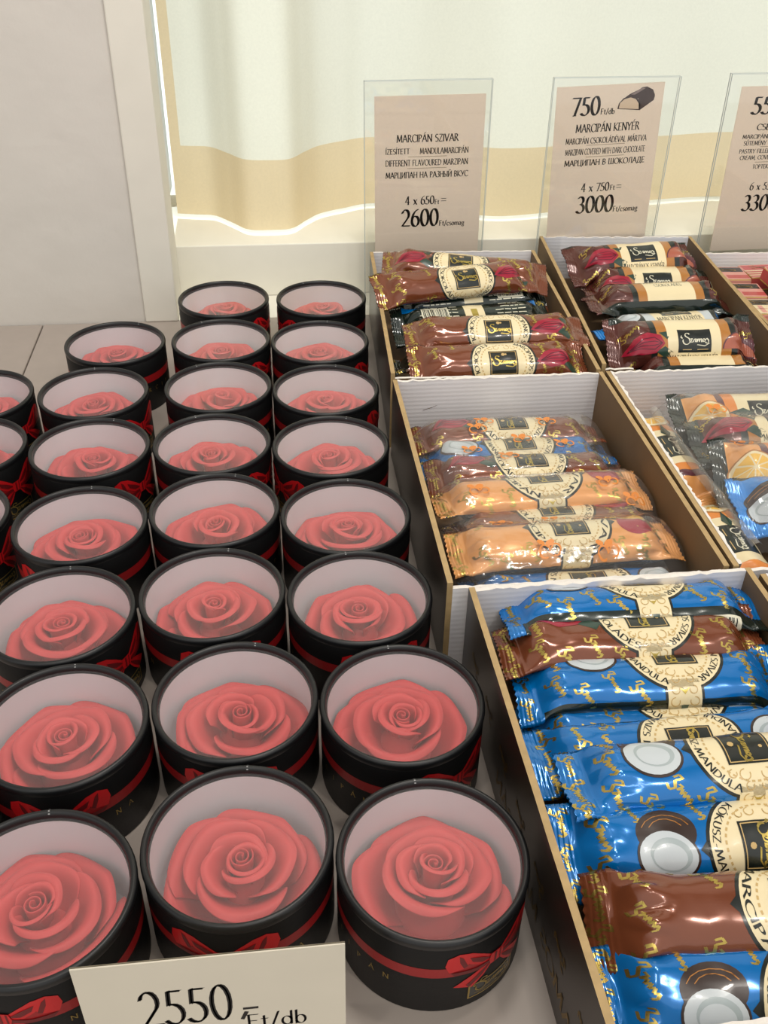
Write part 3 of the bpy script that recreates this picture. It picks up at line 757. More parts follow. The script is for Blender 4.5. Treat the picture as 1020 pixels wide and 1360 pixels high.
def emblem(left, right, sigang):
    A = []
    R = 2.72
    A.append(([rect(-1.1, 1.1, -R - 1.5, -R + .7)], 'ink', 0)); A.append(([ell(0, 0, R + .17, R + .17, 0, 44)], 'ink', 0))
    A.append(([rect(-.3, .3, R - .1, R + .45), [(-R - .5, 0), (-R, -.5), (-R, .5)], [(R + .5, 0), (R, .5), (R, -.5)]], 'ink', 0))
    A.append(([rect(-.95, .95, -R - 1.5, -R + .6), ell(0, 0, R, R, 0, 44)], 'cream', 1))
    A.append(([c for k in range(40) for c in band(0, 0, 1.92, 2.02, 1, k * 9, k * 9 + 5)], 'tan', 2))
    A.append((arctext(left, 2.58, 120, 250, .36, True, wd=.17, thin=.08, serif=False), 'ink', 3))
    A.append((arctext(right, 2.22, 60, -66, .36, False, wd=.17, thin=.08, serif=False), 'ink', 3))
    A.append(([rect(-1.22, 1.22, -1.12, 1.12)], 'ink', 4))
    A.append(([rect(-1.12, 1.12, -1.03, -.98), rect(-1.12, 1.12, .98, 1.03), rect(-1.12, -1.07, -1.03, 1.03), rect(1.07, 1.12, -1.03, 1.03)], 'tan', 5))
    A.append((signature(0, 0.05, 2.1, sigang, .16), 'foilgold', 6))
    ca, sa = cos(radians(sigang)), sin(radians(sigang))
    A.append(([ell(-.72 * -sa + 0, .72 * ca, .16, .16, 0, 8), ell(.22 * ca - .72 * -sa * -1, .72 * ca + .22 * sa, .1, .1, 0, 6)], 'tan', 6))
    for sx in (-1, 1):
        for cx, cy, r in ((.55, -1.62, .26), (1.15, -1.55, .2), (.4, -2.15, .2), (.5, -2.75, .22), (.55, -3.4, .25), (.45, 1.6, .22), (1.0, 1.5, .17)):
            A.append((nib(arc(sx * cx, cy, r, r, 90 if sx > 0 else 90, 90 - sx * 290), .07, 45, thin=.05), 'tan', 2))
    A.append(([[(-.3, -2.6), (0, -3.0), (.3, -2.6), (.1, -2.75), (-.1, -2.75)]], 'foilgold', 3))
    A.append(([[(-.22, -3.6), (.22, -3.6), (.12, -4.1), (-.12, -4.1)]], 'leaf', 3))
    return A
def coconut(x, y):
    A = [([ell(x + .1, y + 1.0, 1.45, 1.1, 0)], 'husk', 0)]
    A.append((nib(arc(x + .1, y + 1.0, 1.2, .8, 20, 160), .05, 45, thin=.04) + nib(arc(x + .1, y + .9, .9, .7, 30, 150), .05, 45, thin=.04), 'ochre', 1))
    A += [([ell(x, y - .1, 1.5, 1.22, -12)], 'husk', 2), ([ell(x, y - .08, 1.38, 1.10, -12)], 'coco', 3), ([ell(x + .12, y - .02, .98, .74, -12)], 'cocoshade', 4), ([ell(x + .05, y - .1, .80, .58, -12)], 'coco', 5)]
    return A
def podart(x, y, k=1.0):
    A = [([[(x + .6 * k, y - .6 * k), (x + 1.6 * k, y - 1.25 * k), (x + 2.0 * k, y - .7 * k), (x + 1.3 * k, y - .2 * k)]], 'leaf', 0), ([[(x + .9 * k, y + .9 * k), (x + 1.9 * k, y + 1.0 * k), (x + 1.5 * k, y + .3 * k)]], 'leaf', 0)]
    A.append(([[(x - 1.75 * k, y - .35 * k), (x - 1.0 * k, y + .55 * k), (x, y + .95 * k), (x + 1.0 * k, y + .7 * k), (x + 1.3 * k, y), (x + .6 * k, y - .7 * k), (x - .5 * k, y - .85 * k)]], 'pod', 1))
    for d in (-.45, -.15, .15, .45):
        A.append((nib([(x - 1.4 * k, y - .3 * k), (x - .4 * k, y + (d * .8 - .0) * k), (x + .5 * k, y + (d + .05) * k), (x + 1.1 * k, y + .05 * k)], .05, 80, thin=.07), 'poddark', 2))
    return A
def passion(x, y):
    return [([ell(x, y - .15, 1.25, 1.25)], 'pod', 1), ([ell(x + .05, y + .75, 1.15, .62, 4)], 'cream', 2), ([ell(x + .05, y + .75, 1.0, .5, 4)], 'yellow', 3),
            ([ell(x + .5 * cos(i * 1.3), y + .75 + .26 * sin(i * 1.3), .09, .06, 0, 6) for i in range(7)], 'ochre', 4), ([[(x - 1.9, y + .5), (x - 1.0, y + .9), (x - 1.2, y + .2)]], 'leaf', 0)]
FOIL = {'blue': 'foilblue', 'brown': 'foilbrown', 'orange': 'foilorange', 'dark': 'foildark', 'sky': 'foilsky', 'pinkloaf': 'foilorange'}
def decorate(B, body, seals, kind, roll, flip, sx, sigang, seed, loaf, gold=True):
    rnd = random.Random(seed); T = B.T
    def put(A, lay0=0):
        for polys, m, lay in A:
            B.print_on(body, seals, [[((X + sx) * flip, -Y * flip + roll) for X, Y in p] for p in polys], m, lay + lay0)
    hs = B.hs
    # back of the wrapper: dark, with small print and a bar code
    bk = T * .5
    BW = 1.5 if not loaf else 2.3
    put([([rect(-B.L / 2, B.L / 2, -bk - BW, -bk + BW)], 'foilback', 0)])
    rows = []
    for r_ in range(5):
        x = -hs + 1.6
        while x < -2.6: 
            wd = rnd.uniform(.3, .9); rows.append(rect(x, x + wd, -bk - 1.1 + r_ * .46, -bk - 1.0 + r_ * .46)); x += wd + .12
        x = 1.6
        while x < hs - 2:
            wd = rnd.uniform(.3, .9); rows.append(rect(x, x + wd, -bk - 1.1 + r_ * .46, -bk - 1.0 + r_ * .46)); x += wd + .12
    put([(rows, 'barcode', 1), ([rect(-.95, .95, -bk - 1.2, -bk + 1.2)], 'cream', 1), ([rect(-.3, .3, -bk - .5, -bk + .5)], 'foilgold', 2)])
    bx = hs - 4.2
    put([([rect(bx, bx + 2.6, -bk - .95, -bk + .95)], 'barcode', 2)])
    x = bx + .12; bars = []
    while x < bx + 2.4:
        wd = rnd.choice((.04, .07, .11)); bars.append(rect(x, x + wd, -bk - .8, -bk + .8)); x += wd + rnd.choice((.05, .09, .12))
    put([(bars, 'ink', 3)])
    if not loaf:
        # gold signatures scattered over the foil
        G_ = []
        n = 0
        X = -B.L / 2 + .55
        col = 0
        while X < B.L / 2 - .4:
            Y = -T / 2 + BW + .45 + (col % 2) * .75
            while Y < T / 2 - BW - .2:
                fx, fy = X - sx, Y
                if hypot(fx, fy) > 3.35 and not (abs(fx) < 1.5 and fy < 0) and hypot(fx + 4.75, fy) > 1.7:
                    G_ += mini(fx, fy, 1.45 * rnd.uniform(.85, 1.1), rnd.choice((-62, -75, -50)) if abs(X) < hs - .4 else -80)
                Y += 1.75
            X += 1.55; col += 1
        if gold: put([(G_, 'foilgold', 0)])
        if kind == 'blue': put(coconut(-4.75, -.1)); E_ = emblem('KÓKUSZ-MANDULA', 'MARCIPÁN SZIVAR', sigang)
        elif kind == 'brown': put(podart(-4.7, 0.2) if seed % 3 else [(q, m, l) for q, m, l in podart(4.6, .3)]); E_ = emblem('MARCIPÁN' if seed == 9 else 'ÉTCSOKOLÁDÉS', 'MARCIPÁNOS SZIVAR', sigang)
        else: put(passion(4.6, 0)); E_ = emblem('MARCIPÁN', 'SZIVAR', sigang)
        put(E_)
    else:
        hb = T / 2 - BW
        st2 = {'dark': ('ochre', 'ink'), 'sky': ('coco', 'ink'), 'pinkloaf': ('orangeprint', 'plum')}[kind]
        put([([rect(-3.9, 3.9, -hb, hb)], st2[1], 0), ([rect(-3.35, 3.35, -hb, hb)], st2[0], 1), ([rect(-2.45, 2.45, -hb, hb)], 'cream', 2)])
        put([([rect(-1.5, 1.5, -.35, 1.75)], 'ink', 3), (signature(0, .75, 2.5, 0, .12), 'barcode', 4), ([rect(-1.1, -.3, -.12, -.06), rect(.2, 1.2, -.12, -.06)], 'tan', 4)])
        nm = 'MARCIPÁNOS KENYÉR' if kind == 'dark' else 'MARCIPÁN KENYÉR'
        put([(line(nm, -2.2, 2.2, -1.15, .58, wd=.15, thin=.07), 'ink', 3)])
        if kind == 'dark':
            put([(line('CSOKOLÁDÉS', -1.4, 1.4, -1.95, .5, wd=.13, thin=.06), 'ink', 3)])
            put(podart(-4.2, .5, 1.15), 2)
            put([([ell(4.5, -.1, 1.9, 1.5, 0, 20, 0, 180)], 'choc', 3), ([ell(5.7, .7, 1.0, 1.0)], 'plum', 2), (nib(arc(4.5, -.1, 1.9, 1.5, 0, 180, 12), .14, 60, thin=.12), 'plum', 4)])
            put([(mini(x_, y_, 1.4, 30, .1), 'foilgold', 0) for x_, y_ in ((-5.9, -1.4), (-5.6, 1.9), (5.9, 2.3), (4.8, -2.6))])
        elif kind == 'sky':
            put(coconut(-5.0, .2), 2)
        else:
            put([([ell(-4.6, .4, 1.55, 1.45)], 'ochre', 2), ([ell(-4.6, .4, 1.42, 1.32)], 'cream', 3)] +
                [([[(-4.6 + .12 * cos(radians(a)), .4 + .12 * sin(radians(a))), (-4.6 + 1.2 * cos(radians(a - 17)), .4 + 1.12 * sin(radians(a - 17))), (-4.6 + 1.2 * cos(radians(a + 17)), .4 + 1.12 * sin(radians(a + 17)))]], 'yellow', 4) for a in range(0, 360, 40)] +
                [([[(-3.2, .6), (-2.0, 1.0), (-1.2, .6), (-2.0, .2)]], 'leaf', 5)])
        if kind != 'pinkloaf':
            put([([ell(5.3, -1.3, .82, .82, 0, 20)], 'ink', 5), (band(5.3, -1.3, .62, .68, 20), 'tan', 6), (line('70%', 4.78, 5.82, -1.52, .46, wd=.2, thin=.08, serif=False), 'barcode', 6)])
BARG = {'A': 'bars in the rear left carton', 'B': 'film-wrapped bars in the middle carton', 'C': 'bars in the frontmost carton', 'D': 'loaf bars below the middle price sign', 'E': 'loaf bars in cellophane'}
def bar(grp, kind, x, y, z, yaw, label, roll=0.0, flip=1, pitch=0.0, rx=0.0, L=15.6, sx=.5, sig=-90, loaf=False, seed=0, seal=None, up=False, wrink=.10, droop=(.06, .06), bend=(0, 0), fat=1.0):
    seed = seed or int(x * 13 + y * 29 + z * 7)
    B = Bar(L, 2.15 * fat if loaf else 1.8 * fat, 1.75 if loaf else 1.2 * fat, 1.0 if loaf else 1.1 * fat, seed, dome=loaf, wrink=wrink, droop=droop, bend=bend, crimp=1.1)
    if up: roll += B.T / 2
    body = MB(); seals = [MB(), MB()]
    fm = FOIL[kind]
    body.grid([[tuple(p) for p in r] for r in B.P[B.i0:B.i1 + 1]], fm, True, B.V[B.i0:B.i1 + 1])
    seals[0].grid([[tuple(p) for p in r] for r in B.P[:B.i0 + 1]], seal or fm, True, B.V[:B.i0 + 1])
    seals[1].grid([[tuple(p) for p in r] for r in B.P[B.i1:]], seal or fm, True, B.V[B.i1:])
    decorate(B, body, seals, kind, roll, flip, sx, sig, seed, loaf)
    o = body.build('loaf_bar' if loaf else 'cigar_bar', None, (x, y, z), (radians(rx), radians(pitch), radians(yaw)))
    tag(o, label, 'candy bar', BARG[grp])
    for s_ in seals: s_.build('end_seal', o)
    return o
# frontmost carton
bar('C', 'blue', 20.4, 42.2, 6.0, -1.5, 'blue bar against the white back wall of the frontmost carton', roll=-2.2, sx=.9)
bar('C', 'brown', 19.7, 40.0, 5.6, -1.0, 'brown bar with a crimson pod, second from the back of the frontmost carton', roll=-.9, sx=.8, seed=4, droop=(.10, .02))
bar('C', 'blue', 20.1, 37.2, 4.9, -2.0, 'blue bar right in front of the brown bar with a crimson pod', roll=-1.5, sx=1.3, rx=6)
bar('C', 'blue', 20.0, 34.9, 3.6, -2.4, 'mostly hidden blue bar sunk between two others in the frontmost carton', roll=-1.9, sx=1.2)
bar('C', 'blue', 19.6, 32.4, 4.9, 1.2, 'blue bar turned the other way round, coconut at its right end', roll=.4, flip=-1, sx=-.6, rx=14, droop=(.02, .05))
bar('C', 'blue', 20.6, 29.6, 6.5, .5, 'blue bar lying on top, its coconut left of the emblem, in the frontmost carton', roll=-.7, sx=1.2, rx=8)
bar('C', 'blue', 19.5, 26.6, 5.2, -.5, 'wide blue bar tilted to the front with a large coconut half and husk', roll=.55, sx=1.9, rx=24, droop=(.03, .05), fat=1.06)
bar('C', 'brown', 20.1, 22.5, 5.6, -4.0, 'brown bar with a folded pointed end near the front of the frontmost carton', roll=-.2, sx=1.2, rx=20, seed=9, wrink=.2, droop=(.25, .05))
bar('C', 'blue', 19.6, 20.0, 4.3, -1.5, 'blue bar cut by the lower right corner', roll=.9, sx=1.6, rx=24, droop=(.05, .05))
# middle carton
bar('B', 'brown', 18.1, 66.3, 4.0, -.5, 'brown bar nearest the white back wall of the middle carton', roll=-.2, sx=.4, L=15.4, seed=7)
bar('B', 'blue', 18.4, 63.7, 3.6, .3, 'blue bar between two brown bars in the middle carton', roll=-.3, sx=.2, L=15.2)
bar('B', 'brown', 18.6, 61.0, 3.8, -1.0, 'brown bar in front of the blue one in the middle carton', roll=-.2, sx=.2, L=15.4, seed=10)
bar('B', 'orange', 18.4, 56.2, 4.9, 2.9, 'orange bar with a passion fruit, the farther of two', roll=-1.0, sx=.3)
bar('B', 'brown', 18.9, 53.4, 4.1, 1.4, 'brown bar lying between two orange bars', roll=-.9, sx=.0, seed=3)
bar('B', 'orange', 18.5, 50.3, 4.9, 1.6, 'orange bar with a passion fruit, the nearer of two', roll=-.9, sx=.4, rx=10)
bar('B', 'blue', 19.0, 47.0, 3.4, -.5, 'blue bar against the front wall of the middle carton', roll=.2, flip=-1, sx=-.4)
# rear left carton
bar('A', 'brown', 19.0, 91.0, 8.3, -8.0, 'brown bar on top at the back of the rear left carton, sloping to the right', roll=.2, sx=-.6, sig=0, pitch=4, L=16.4, rx=20)
bar('A', 'brown', 17.4, 87.9, 8.3, 11.0, 'brown bar crossing in front of the topmost brown bar, its left end over the rim', roll=.6, sx=.8, sig=0, rx=22, L=16, seed=6)
bar('A', 'brown', 19.0, 88.2, 6.3, 8.0, 'upside-down bar showing its dark back and bar code, the farther of two', up=True, sx=0, rx=25)
bar('A', 'blue', 18.8, 84.9, 5.6, 5.5, 'upside-down bar with a dark back, the nearer of two, blue at its right end', up=True, sx=0, rx=20, flip=-1, seal='foilback')
bar('A', 'brown', 19.4, 77.9, 7.6, -.3, 'brown bar with a leaf and pod lying high in the rear left carton', roll=.7, sx=0, sig=0, rx=22, seed=3, L=16.2)
bar('A', 'brown', 18.9, 74.2, 6.6, .6, 'brown bar right before the one with the leaf, near the white carton wall', roll=.9, sx=.2, sig=0, rx=24, seed=6, L=15.4)
bar('A', 'brown', 19.4, 72.6, 4.9, 1.2, 'low brown bar touching the front wall of the rear left carton', roll=-.8, sx=-.6, seed=12, L=15)
bar('A', 'brown', 18.4, 78.4, 4.6, 2.0, 'dark-backed bar below the high brown ones, its green seal poking out at left', up=True, seal='foilback', L=16.6, sx=0)
# dark loaf bars
bar('D', 'dark', 37.8, 95.4, 6.9, 5.0, 'rearmost dark brown loaf bar with a pod and a cut chocolate', roll=.9, loaf=True, L=14.2, rx=26, wrink=.16)
bar('D', 'dark', 38.6, 92.4, 5.6, -1.5, 'dark brown loaf bar second from the back, its panel turned down', roll=2.2, loaf=True, L=13.8, rx=10, wrink=.16)
bar('D', 'dark', 38.0, 87.2, 6.0, 1.0, 'dark brown loaf bar in the middle, lettering on top, panel hidden', roll=-1.9, loaf=True, L=14.4, rx=8, wrink=.2, droop=(.05, .15))
bar('D', 'sky', 37.4, 82.4, 5.0, 4.0, 'sky blue loaf bar half hidden behind the front loaf bar', roll=-.2, loaf=True, L=13.4)
bar('D', 'dark', 36.2, 76.6, 6.6, -.8, 'dark brown loaf bar with the round seal, largest in its carton', roll=1.4, loaf=True, L=13.6, rx=34, wrink=.12)
bar('D', 'dark', 37.0, 74.2, 4.6, -3.0, 'low dark brown loaf bar behind the torn front panel', roll=-2.6, loaf=True, L=12.6)
bar('D', 'sky', 38.6, 98.6, 5.6, 3.0, 'blue and green bar tip behind the rearmost dark loaf bar', roll=2.0, loaf=True, L=13.0)
# loaf bars in cellophane
bar('E', 'pinkloaf', 37.9, 64.6, 5.6, -3.0, 'loaf bar in cellophane nearest the white wall of its carton', roll=1.3, loaf=True, L=13, rx=22, seal='foilback')
bar('E', 'dark', 37.9, 60.6, 5.8, -3.0, 'dark brown loaf bar in cellophane, second from the white wall', roll=-.1, loaf=True, L=13, rx=22, seal='foilback')
bar('E', 'pinkloaf', 37.9, 56.4, 5.9, -3.0, 'loaf bar with an orange slice under cellophane', roll=1.1, loaf=True, L=13, rx=22, seal='foilback')
bar('E', 'sky', 37.9, 52.2, 5.7, -3.0, 'loaf bar with a coconut under cellophane and a blue end', roll=1.0, loaf=True, L=13, rx=22)
bar('E', 'pinkloaf', 30.1, 62.5, 3.2, 92.0, 'low loaf bar lying lengthwise along the carton wall, the farther of two', roll=.5, loaf=True, L=13, flip=-1, rx=-20)
bar('E', 'pinkloaf', 30.1, 50.4, 3.2, 90.0, 'low loaf bar lying lengthwise along the carton wall, the nearer of two', roll=.5, loaf=True, L=11, flip=-1, rx=-20)

# ------------------------------------------------------------------ cellophane round the packs
def wrap(name, label, x0, x1, bars, yaw, seed, scrolls, y0, y1, zlow, side=2.2):
    rnd = random.Random(seed); off = rnd.uniform(0, 50)
    def h(x, y):
        z = -9
        for by, bz, bw, bt in bars:
            d = (y - (by + (x - (x0 + x1) / 2) * math.tan(radians(yaw)))) / bw
            if abs(d) < 1.25: z = max(z, bz + bt * sqrt(max(0, 1 - (d / 1.25) ** 2)) )
        return max(z, zlow)
    nx, ny = 60, 56; P = []
    for i in range(nx + 1):
        x = x0 + (x1 - x0) * i / nx; row = []
        ex = max(0, abs(x - (x0 + x1) / 2) - (x1 - x0) / 2 + side) / side
        for j in range(ny + 1):
            y = y0 + (y1 - y0) * j / ny
            z = h(x, y) * .4 + (h(x, y - .5) + h(x, y + .5)) * .3 + .22
            z += .10 * abs(noise.noise(Vector((x * .9 + off, y * .7, 0)))) + .05 * noise.noise(Vector((x * 2.2, y * 1.6 + off, 3)))
            z -= 1.6 * ex ** 2
            ey = max(0, abs(y - (y0 + y1) / 2) - (y1 - y0) / 2 + 1.2) / 1.2
            z -= .9 * ey ** 2
            row.append((x, y, z))
        P.append(row)
    mb = MB(); mb.grid(P, 'cello')
    def surf(a, c):
        i = min(max((a - x0) / (x1 - x0) * nx, 0), nx - 1e-6); j = min(max((c - y0) / (y1 - y0) * ny, 0), ny - 1e-6)
        ii, jj = int(i), int(j); u, v = i - ii, j - jj
        z = (P[ii][jj][2] * (1 - u) * (1 - v) + P[ii + 1][jj][2] * u * (1 - v) + P[ii + 1][jj + 1][2] * u * v + P[ii][jj + 1][2] * (1 - u) * v)
        return (a, c, z + .03)
    for cx, cy in scrolls:
        for p in nib(arc(cx - .3, cy, .35, .35, 0, 300, 10), .14, 40, thin=.1) + nib(arc(cx + .45, cy + .1, .3, .3, 180, -120, 10), .14, 40, thin=.1) + [ell(cx + .1, cy + .5, .35, .22, 30, 8), ell(cx - .5, cy + .55, .28, .18, -30, 8)]:
            mb.add([surf(a, c) for a, c in p], [tuple(range(len(p)))], 'orangeprint')
    o = mb.build(name)
    tag(o, label, 'cellophane wrap'); return o
wrap('cellophane_wrap', 'clear film over the brown and blue bars at the back of the middle carton', 10.6, 26.2, [(66.3, 4.0, 1.8, 1.2), (63.7, 3.6, 1.8, 1.2), (61.0, 3.8, 1.8, 1.2)], 0, 3,
     [(14.6, 62.6), (15.5, 65.3), (17.2, 61.3), (21.2, 65.8), (22.0, 63.0), (18.8, 63.9), (16.2, 66.2)], 59.4, 68.2, 2.6)
wrap('cellophane_wrap', 'clear film over the orange and brown bars at the front of the middle carton', 10.7, 26.6, [(56.2, 4.9, 1.8, 1.2), (53.4, 4.1, 1.8, 1.2), (50.3, 4.9, 1.8, 1.2), (47.2, 3.4, 1.8, 1.2)], 1.6, 8,
     [(13.6, 55.3), (14.5, 51.8), (17.0, 48.6), (20.9, 48.4), (23.0, 55.6), (24.6, 54.0), (18.2, 52.0)], 46.0, 58.4, 2.8)
fold = wrap('cellophane_wrap', 'crumpled clear film over the loaf bars at the right edge', 30.5, 44.3, [(64.6, 5.6, 2.2, 1.75), (60.6, 5.8, 2.2, 1.75), (56.4, 5.9, 2.2, 1.75), (52.2, 5.7, 2.2, 1.75)], -3, 13,
     [(34.0, 63.2), (39.0, 60.6), (37.6, 54.0), (33.6, 57.6), (40.2, 56.6), (40.8, 65.4)], 49.6, 67.4, 3.6)

mb = MB(); P = []
for i in range(60):
    u = i / 59; y = 67.0 - 18.0 * u; x = 30.4 + 1.0 * u; z = 5.5 - .5 * u
    n0 = noise.noise(Vector((y * .5, 2, 7))); n1 = noise.noise(Vector((y * 1.3, 9, 1)))
    P.append([(x + .5 + .15 * n1, y, z + .2 * n0), (x + .2 + .2 * n0, y, z + .25 + .15 * n1), (x - .1 + .25 * n1, y, z + .1 + .25 * n0), (x - .3 + .2 * n0, y, z - .25 + .2 * n1)])
mb.grid(P, 'fin'); mb.build('fin_seal', fold)
# ------------------------------------------------------------------ small packs in the white-backed carton
def pack(x, y, z, rot, label, tilt=0, kind=0, sticker=False):
    mb = MB(); a, c, hgt = 1.95, 1.75, .75
    mb.box(-a, a, -c, c, -hgt, hgt, 'packyellow')
    o_ = hgt + .012
    T_ = lambda polys, m, k=0: [mb.add([(p[0], p[1], o_ + .01 * k) for p in q], [tuple(range(len(q)))], m) for q in polys]
    T_([rect(-a, a, -c, c)], 'cream' if kind == 1 else 'pink')
    T_([rect(-a + .15, a - .15, .35, c - .15)], 'ink' if kind != 2 else 'red', 1)
    T_(signature(.1, 1.0, 2.0, 0, .16), 'tan', 2)
    if kind == 0: T_([rect(-a, -a + 1.0, -c, c), rect(-.4, a, -1.4, -.5)], 'red', 1)
    if kind == 2: T_([rect(-a, a, -1.5 + .6 * k, -1.25 + .6 * k) for k in range(3)], 'red', 1); T_([rect(-a, a, -1.2 + .6 * k, -1.0 + .6 * k) for k in range(3)], 'cream', 1)
    if kind == 1: T_([rect(-.3, .2, -1.5, .2), rect(-1.6, 1.6, -.6, -.5)], 'pink', 1)
    for p in (rect(-a, a, -hgt + .2, hgt - .1),): mb.add([(q[0], -c - .012, q[1]) for q in p], [(0, 1, 2, 3)], 'red' if kind == 2 else 'pink'); mb.add([(-a - .012, q[0] * c / a, q[1]) for q in p], [(0, 1, 2, 3)], 'red')
    if sticker:
        T_([rect(-a + .1, -a + 1.2, -c + .1, c - .1)], 'barcode', 3); T_([rect(-a + .2, -a + .9, .4 + .25 * k, .52 + .25 * k) for k in range(4)] + [rect(-a + .3, -a + .8, -1.2, -.8)], 'ink', 4)
    o = mb.build('sweet_pack', None, (x, y, z), (radians(tilt), 0, radians(rot)), smooth=False)
    bevel(o, .1, 2); tag(o, label, 'sweet pack', 'small packs in the white-backed carton')
pack(48.6, 95.2, 4.8, -4, 'pink and red pack in the back corner of the white-backed carton', kind=0)
pack(52.6, 95.6, 4.8, 2, 'red pack in the back row of the white-backed carton', kind=2)
pack(53.4, 91.6, 6.1, 14, 'red striped pack propped on top of the others at the right edge', kind=2, tilt=10)
pack(48.4, 90.6, 4.8, -6, 'pink pack with a white bar-code sticker', kind=0, sticker=True)
pack(52.4, 87.4, 4.8, 12, 'cream and pink pack turned askew at the right edge', kind=1)
pack(48.3, 86.4, 4.8, -3, 'cream pack with a dark panel nearest the dark loaf bars', kind=1)
pack(48.2, 82.4, 4.8, -3, 'pack half cut by the right edge above the loaf bars', kind=2)
pack(56.8, 93.0, 4.8, 3, 'pack beyond the propped red one', kind=0)

# ------------------------------------------------------------------ price signs
def holder(x0, x1, y, z1, rot, label, card_label, corner, crot, wcm, hcm, rows, rules=(), pic=None):
    """clear upright sign holder and the card in it. rows: (text, x0, x1, baseline, cap height) from the card's top left corner"""
    t = thing('sign_holder', label, 'sign holder', ((x0 + x1) / 2, y, 0), (0, radians(-rot), 0), 'clear sign holders with price cards')
    hw = (x1 - x0) / 2; k = .12
    for nm, yy in (('front_sheet', -.28), ('back_sheet', .16)):
        mb = MB(); mb.box(-hw, hw, yy, yy + k, 0.15, z1, 'acrylic')
        e = .05
        for a, c, zz0, zz1 in ((-hw - .0, -hw + e, .15, z1), (hw - e, hw, .15, z1), (-hw, hw, z1 - e, z1)): mb.box(a, c, yy - .004, yy + k + .004, zz0, zz1 + .004, 'acryledge')
        mb.build(nm, t, smooth=False)
    mb = MB(); mb.box(-hw, hw, -.28, 4.0, 0.0, .15, 'acrylic'); mb.build('foot', t, smooth=False)
    mb = MB()
    mb.add([(0, -.03, 0), (wcm, -.03, 0), (wcm, -.03, -hcm), (0, -.03, -hcm), (0, .03, 0), (wcm, .03, 0), (wcm, .03, -hcm), (0, .03, -hcm)],
           [(0, 1, 2, 3), (4, 5, 6, 7), (0, 1, 5, 4), (1, 2, 6, 5), (2, 3, 7, 6), (3, 0, 4, 7)], 'cardpaper')
    def ink(polys, m='textink', lay=0):
        for p in polys: mb.add([(a, -.036 - .004 * lay, c) for a, c in p], [tuple(range(len(p)))], m)
    for s_, a, c, zb, hh in rows:
        pen = .20 if hh > 1.2 else .19
        ink(line(s_, a, c, zb, hh, wd=pen, thin=.07 if hh > .8 else .10))
    for a, c, zz in rules: ink([rect(a, c, zz, zz + .05)], 'rule')
    if pic:
        px, pz, pw, ph = pic                   # half loaf dipped in dark chocolate, cut face to the left
        f = lambda pts: [(px + pw * u, pz + ph * v) for u, v in pts]
        ink([f([(0.02, .12), (.04, .38), (.18, .58), (.36, .62), (.48, .50), (.60, .62), (.95, .40), (.97, .6), (.90, .86), (.72, 1.0), (.5, .86), (.3, .72)])], 'picchoc', 0)
        ink([f([(.0, .12), (.03, .36), (.14, .56), (.34, .66), (.52, .56), (.62, .32), (.64, .02)])], 'picchoc', 1)
        ink([f([(.62, .02), (.98, .42), (1.0, .62), (.93, .86), (.76, 1.0), (.62, .98), (.36, .66), (.55, .52)])], 'picchoc', 1)
        ink([f([(.34, .7), (.44, .68), (.72, .94), (.62, .97)])], 'picgloss', 2)
        ink([f([(.04, .14), (.06, .36), (.17, .52), (.34, .58), (.48, .5), (.57, .32), (.59, .07)])], 'picmarz', 3)
    o = mb.build('price_card', None, (corner[0], y, corner[1]), (0, radians(-crot), 0), smooth=False)
    tag(o, card_label, 'price card', 'price cards in the clear holders')
HY = 102.6; KY = HY / 102.0
def K(v): return v * KY
def zk(z): return 44.25 + (z - 44.25) * KY
holder(10.2, 23.2, HY, zk(23.75), .6, 'clear acrylic sign holder behind the rear left carton', 'beige price card reading 2600, in the left holder', (K(10.94), zk(22.22)), 1.0, K(11.3), 17.5,
  [(s_, K(a), K(c), K(z), K(h_)) for s_, a, c, z, h_ in [('MARCIPÁN SZIVAR', 2.29, 8.63, -4.49, .73), ('ÍZESÍTETT', 1.15, 3.60, -5.65, .53), ('MANDULAMARCIPÁN', 4.70, 9.73, -5.69, .58),
   ('DIFFERENT FLAVOURED MARZIPAN', 1.15, 9.73, -6.86, .6), ('МАРЦИПАН НА РАЗНЫЙ ВКУС', 1.16, 9.79, -8.09, .60), ('4 x 650', 3.24, 6.30, -10.90, .89), ('Ft', 6.40, 6.85, -10.92, .50), ('=', 7.08, 7.59, -10.72, .6), ('2600', 2.91, 6.77, -13.24, 1.84), ('Ft/csomag', 6.95, 9.64, -13.26, .57)]],
  [(K(3.46), K(7.51), K(-5.98)), (K(3.39), K(7.51), K(-7.15))])
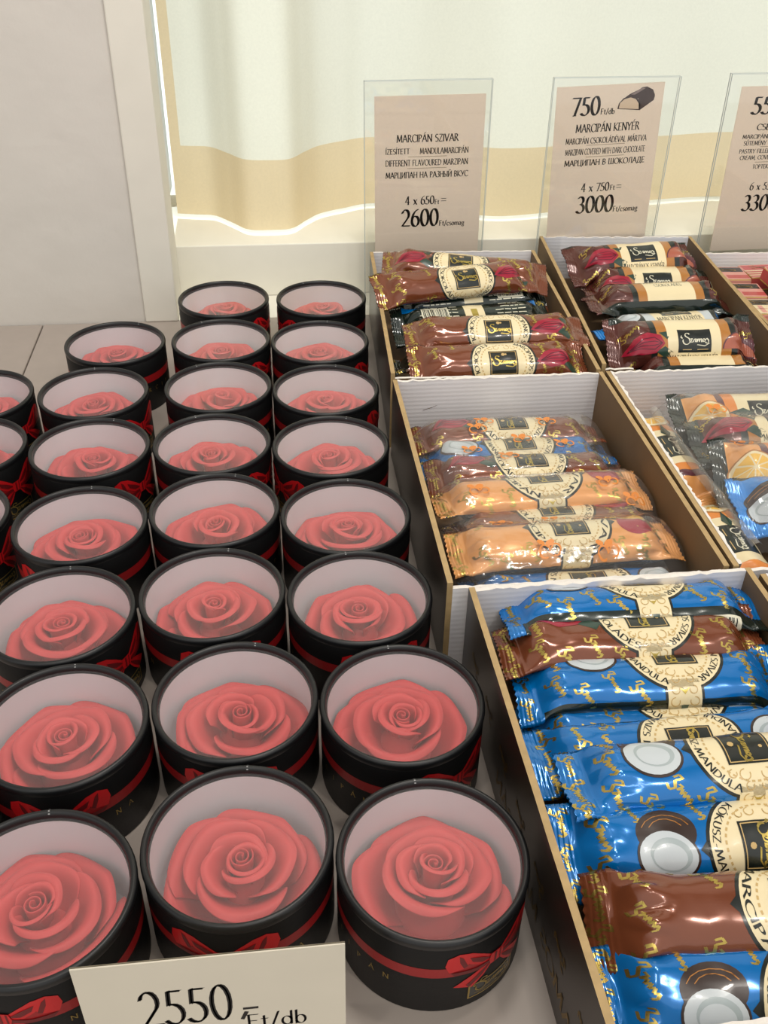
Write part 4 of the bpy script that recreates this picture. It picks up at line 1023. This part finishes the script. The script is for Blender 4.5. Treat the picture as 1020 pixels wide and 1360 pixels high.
holder(29.3, 42.6, HY, zk(23.9), .3, 'clear acrylic sign holder behind the carton of dark loaf bars', 'beige price card reading 750 and 3000, with a cut chocolate loaf', (K(29.46), zk(22.94)), 2.4, K(11.2), 17.5,
  [(s_, K(a), K(c), K(z), K(h_)) for s_, a, c, z, h_ in [('750', 1.74, 4.57, -2.87, 1.82), ('Ft/db', 4.78, 6.20, -2.83, .55), ('MARCIPÁN KENYÉR', 2.31, 9.01, -4.53, .80), ('MARCIPÁN CSOKOLÁDÉVAL MÁRTVA', 1.34, 9.95, -5.67, .58),
   ('MARZIPAN COVERED WITH DARK CHOCOLATE', 1.39, 9.92, -6.79, .60), ('МАРЦИПАН В ШОКОЛАДЕ', 1.39, 10.03, -7.91, .60), ('4 x 750', 3.46, 6.47, -10.70, .90), ('Ft', 6.64, 7.12, -10.64, .52), ('=', 7.33, 7.83, -10.55, .6), ('3000', 3.18, 7.10, -13.00, 1.81), ('Ft/csomag', 7.22, 9.92, -13.03, .59)]],
  [(K(3.56), K(7.69), K(-5.87)), (K(3.59), K(7.74), K(-7.06))], (K(6.47), K(-2.66), K(3.83), K(2.3)))
holder(48.0, 61.0, HY, zk(24.2), .5, 'clear acrylic sign holder cut by the right edge', 'beige price card cut by the right edge, reading 6 x 55', (K(48.95), zk(22.89)), 1.0, K(11.3), 17.5,
  [(s_, K(a), K(c), K(z), K(h_)) for s_, a, c, z, h_ in [('550', 1.64, 4.75, -2.77, 1.77), ('CSEMEGE', 2.56, 6.2, -4.36, .62), ('MARCIPÁNNAL', 1.17, 4.95, -5.21, .41), ('SÜTEMÉNY C', 1.44, 4.45, -5.90, .45), ('PASTRY FILLED', 1.13, 4.55, -6.72, .42), ('CREAM, COVE', 1.35, 4.60, -7.39, .42),
   ('ТОРТЕК', 2.96, 4.7, -8.36, .42), ('6 x 550', 3.18, 5.95, -10.67, .81), ('3300', 2.81, 6.6, -12.96, 1.75)]], [(K(3.3), K(6), K(-6.1)), (K(3.1), K(6), K(-7.7))])
# folded tag in front of the roses
t = thing('price_tag', 'cream folded price tag reading 2550 at the bottom edge of the picture', 'price tag', (-8.9, 21.0, 0))
mb = MB(); Wt, Ht = 10.36, 9.0
mb.box(0, Wt, -.03, .03, 0, Ht, 'tagpaper')
def ink(polys): [mb.add([(a, -.036, c + Ht) for a, c in p], [tuple(range(len(p)))], 'textink') for p in polys]
ink(line('2550', 2.24, 5.75, -4.62, 2.62, wd=.15, thin=.05)); ink([[(6.05, -4.72), (6.25, -4.15), (6.42, -4.2), (6.2, -4.78)], rect(6.2, 6.82, -4.02, -3.86)])
ink(line('Ft/db', 6.33, 8.71, -5.5, 1.05, wd=.13, thin=.05))
mb.build('front_leaf', t, smooth=False)
mb = MB(); mb.add([(0, .03, Ht), (Wt, .03, Ht), (Wt, 2.4, 0.02), (0, 2.4, 0.02), (0, .09, Ht), (Wt, .09, Ht), (Wt, 2.46, .02), (0, 2.46, .02)], [(0, 1, 2, 3), (4, 5, 6, 7), (0, 3, 7, 4), (1, 2, 6, 5), (2, 3, 7, 6)], 'tagpaper'); mb.build('back_leaf', t, smooth=False)
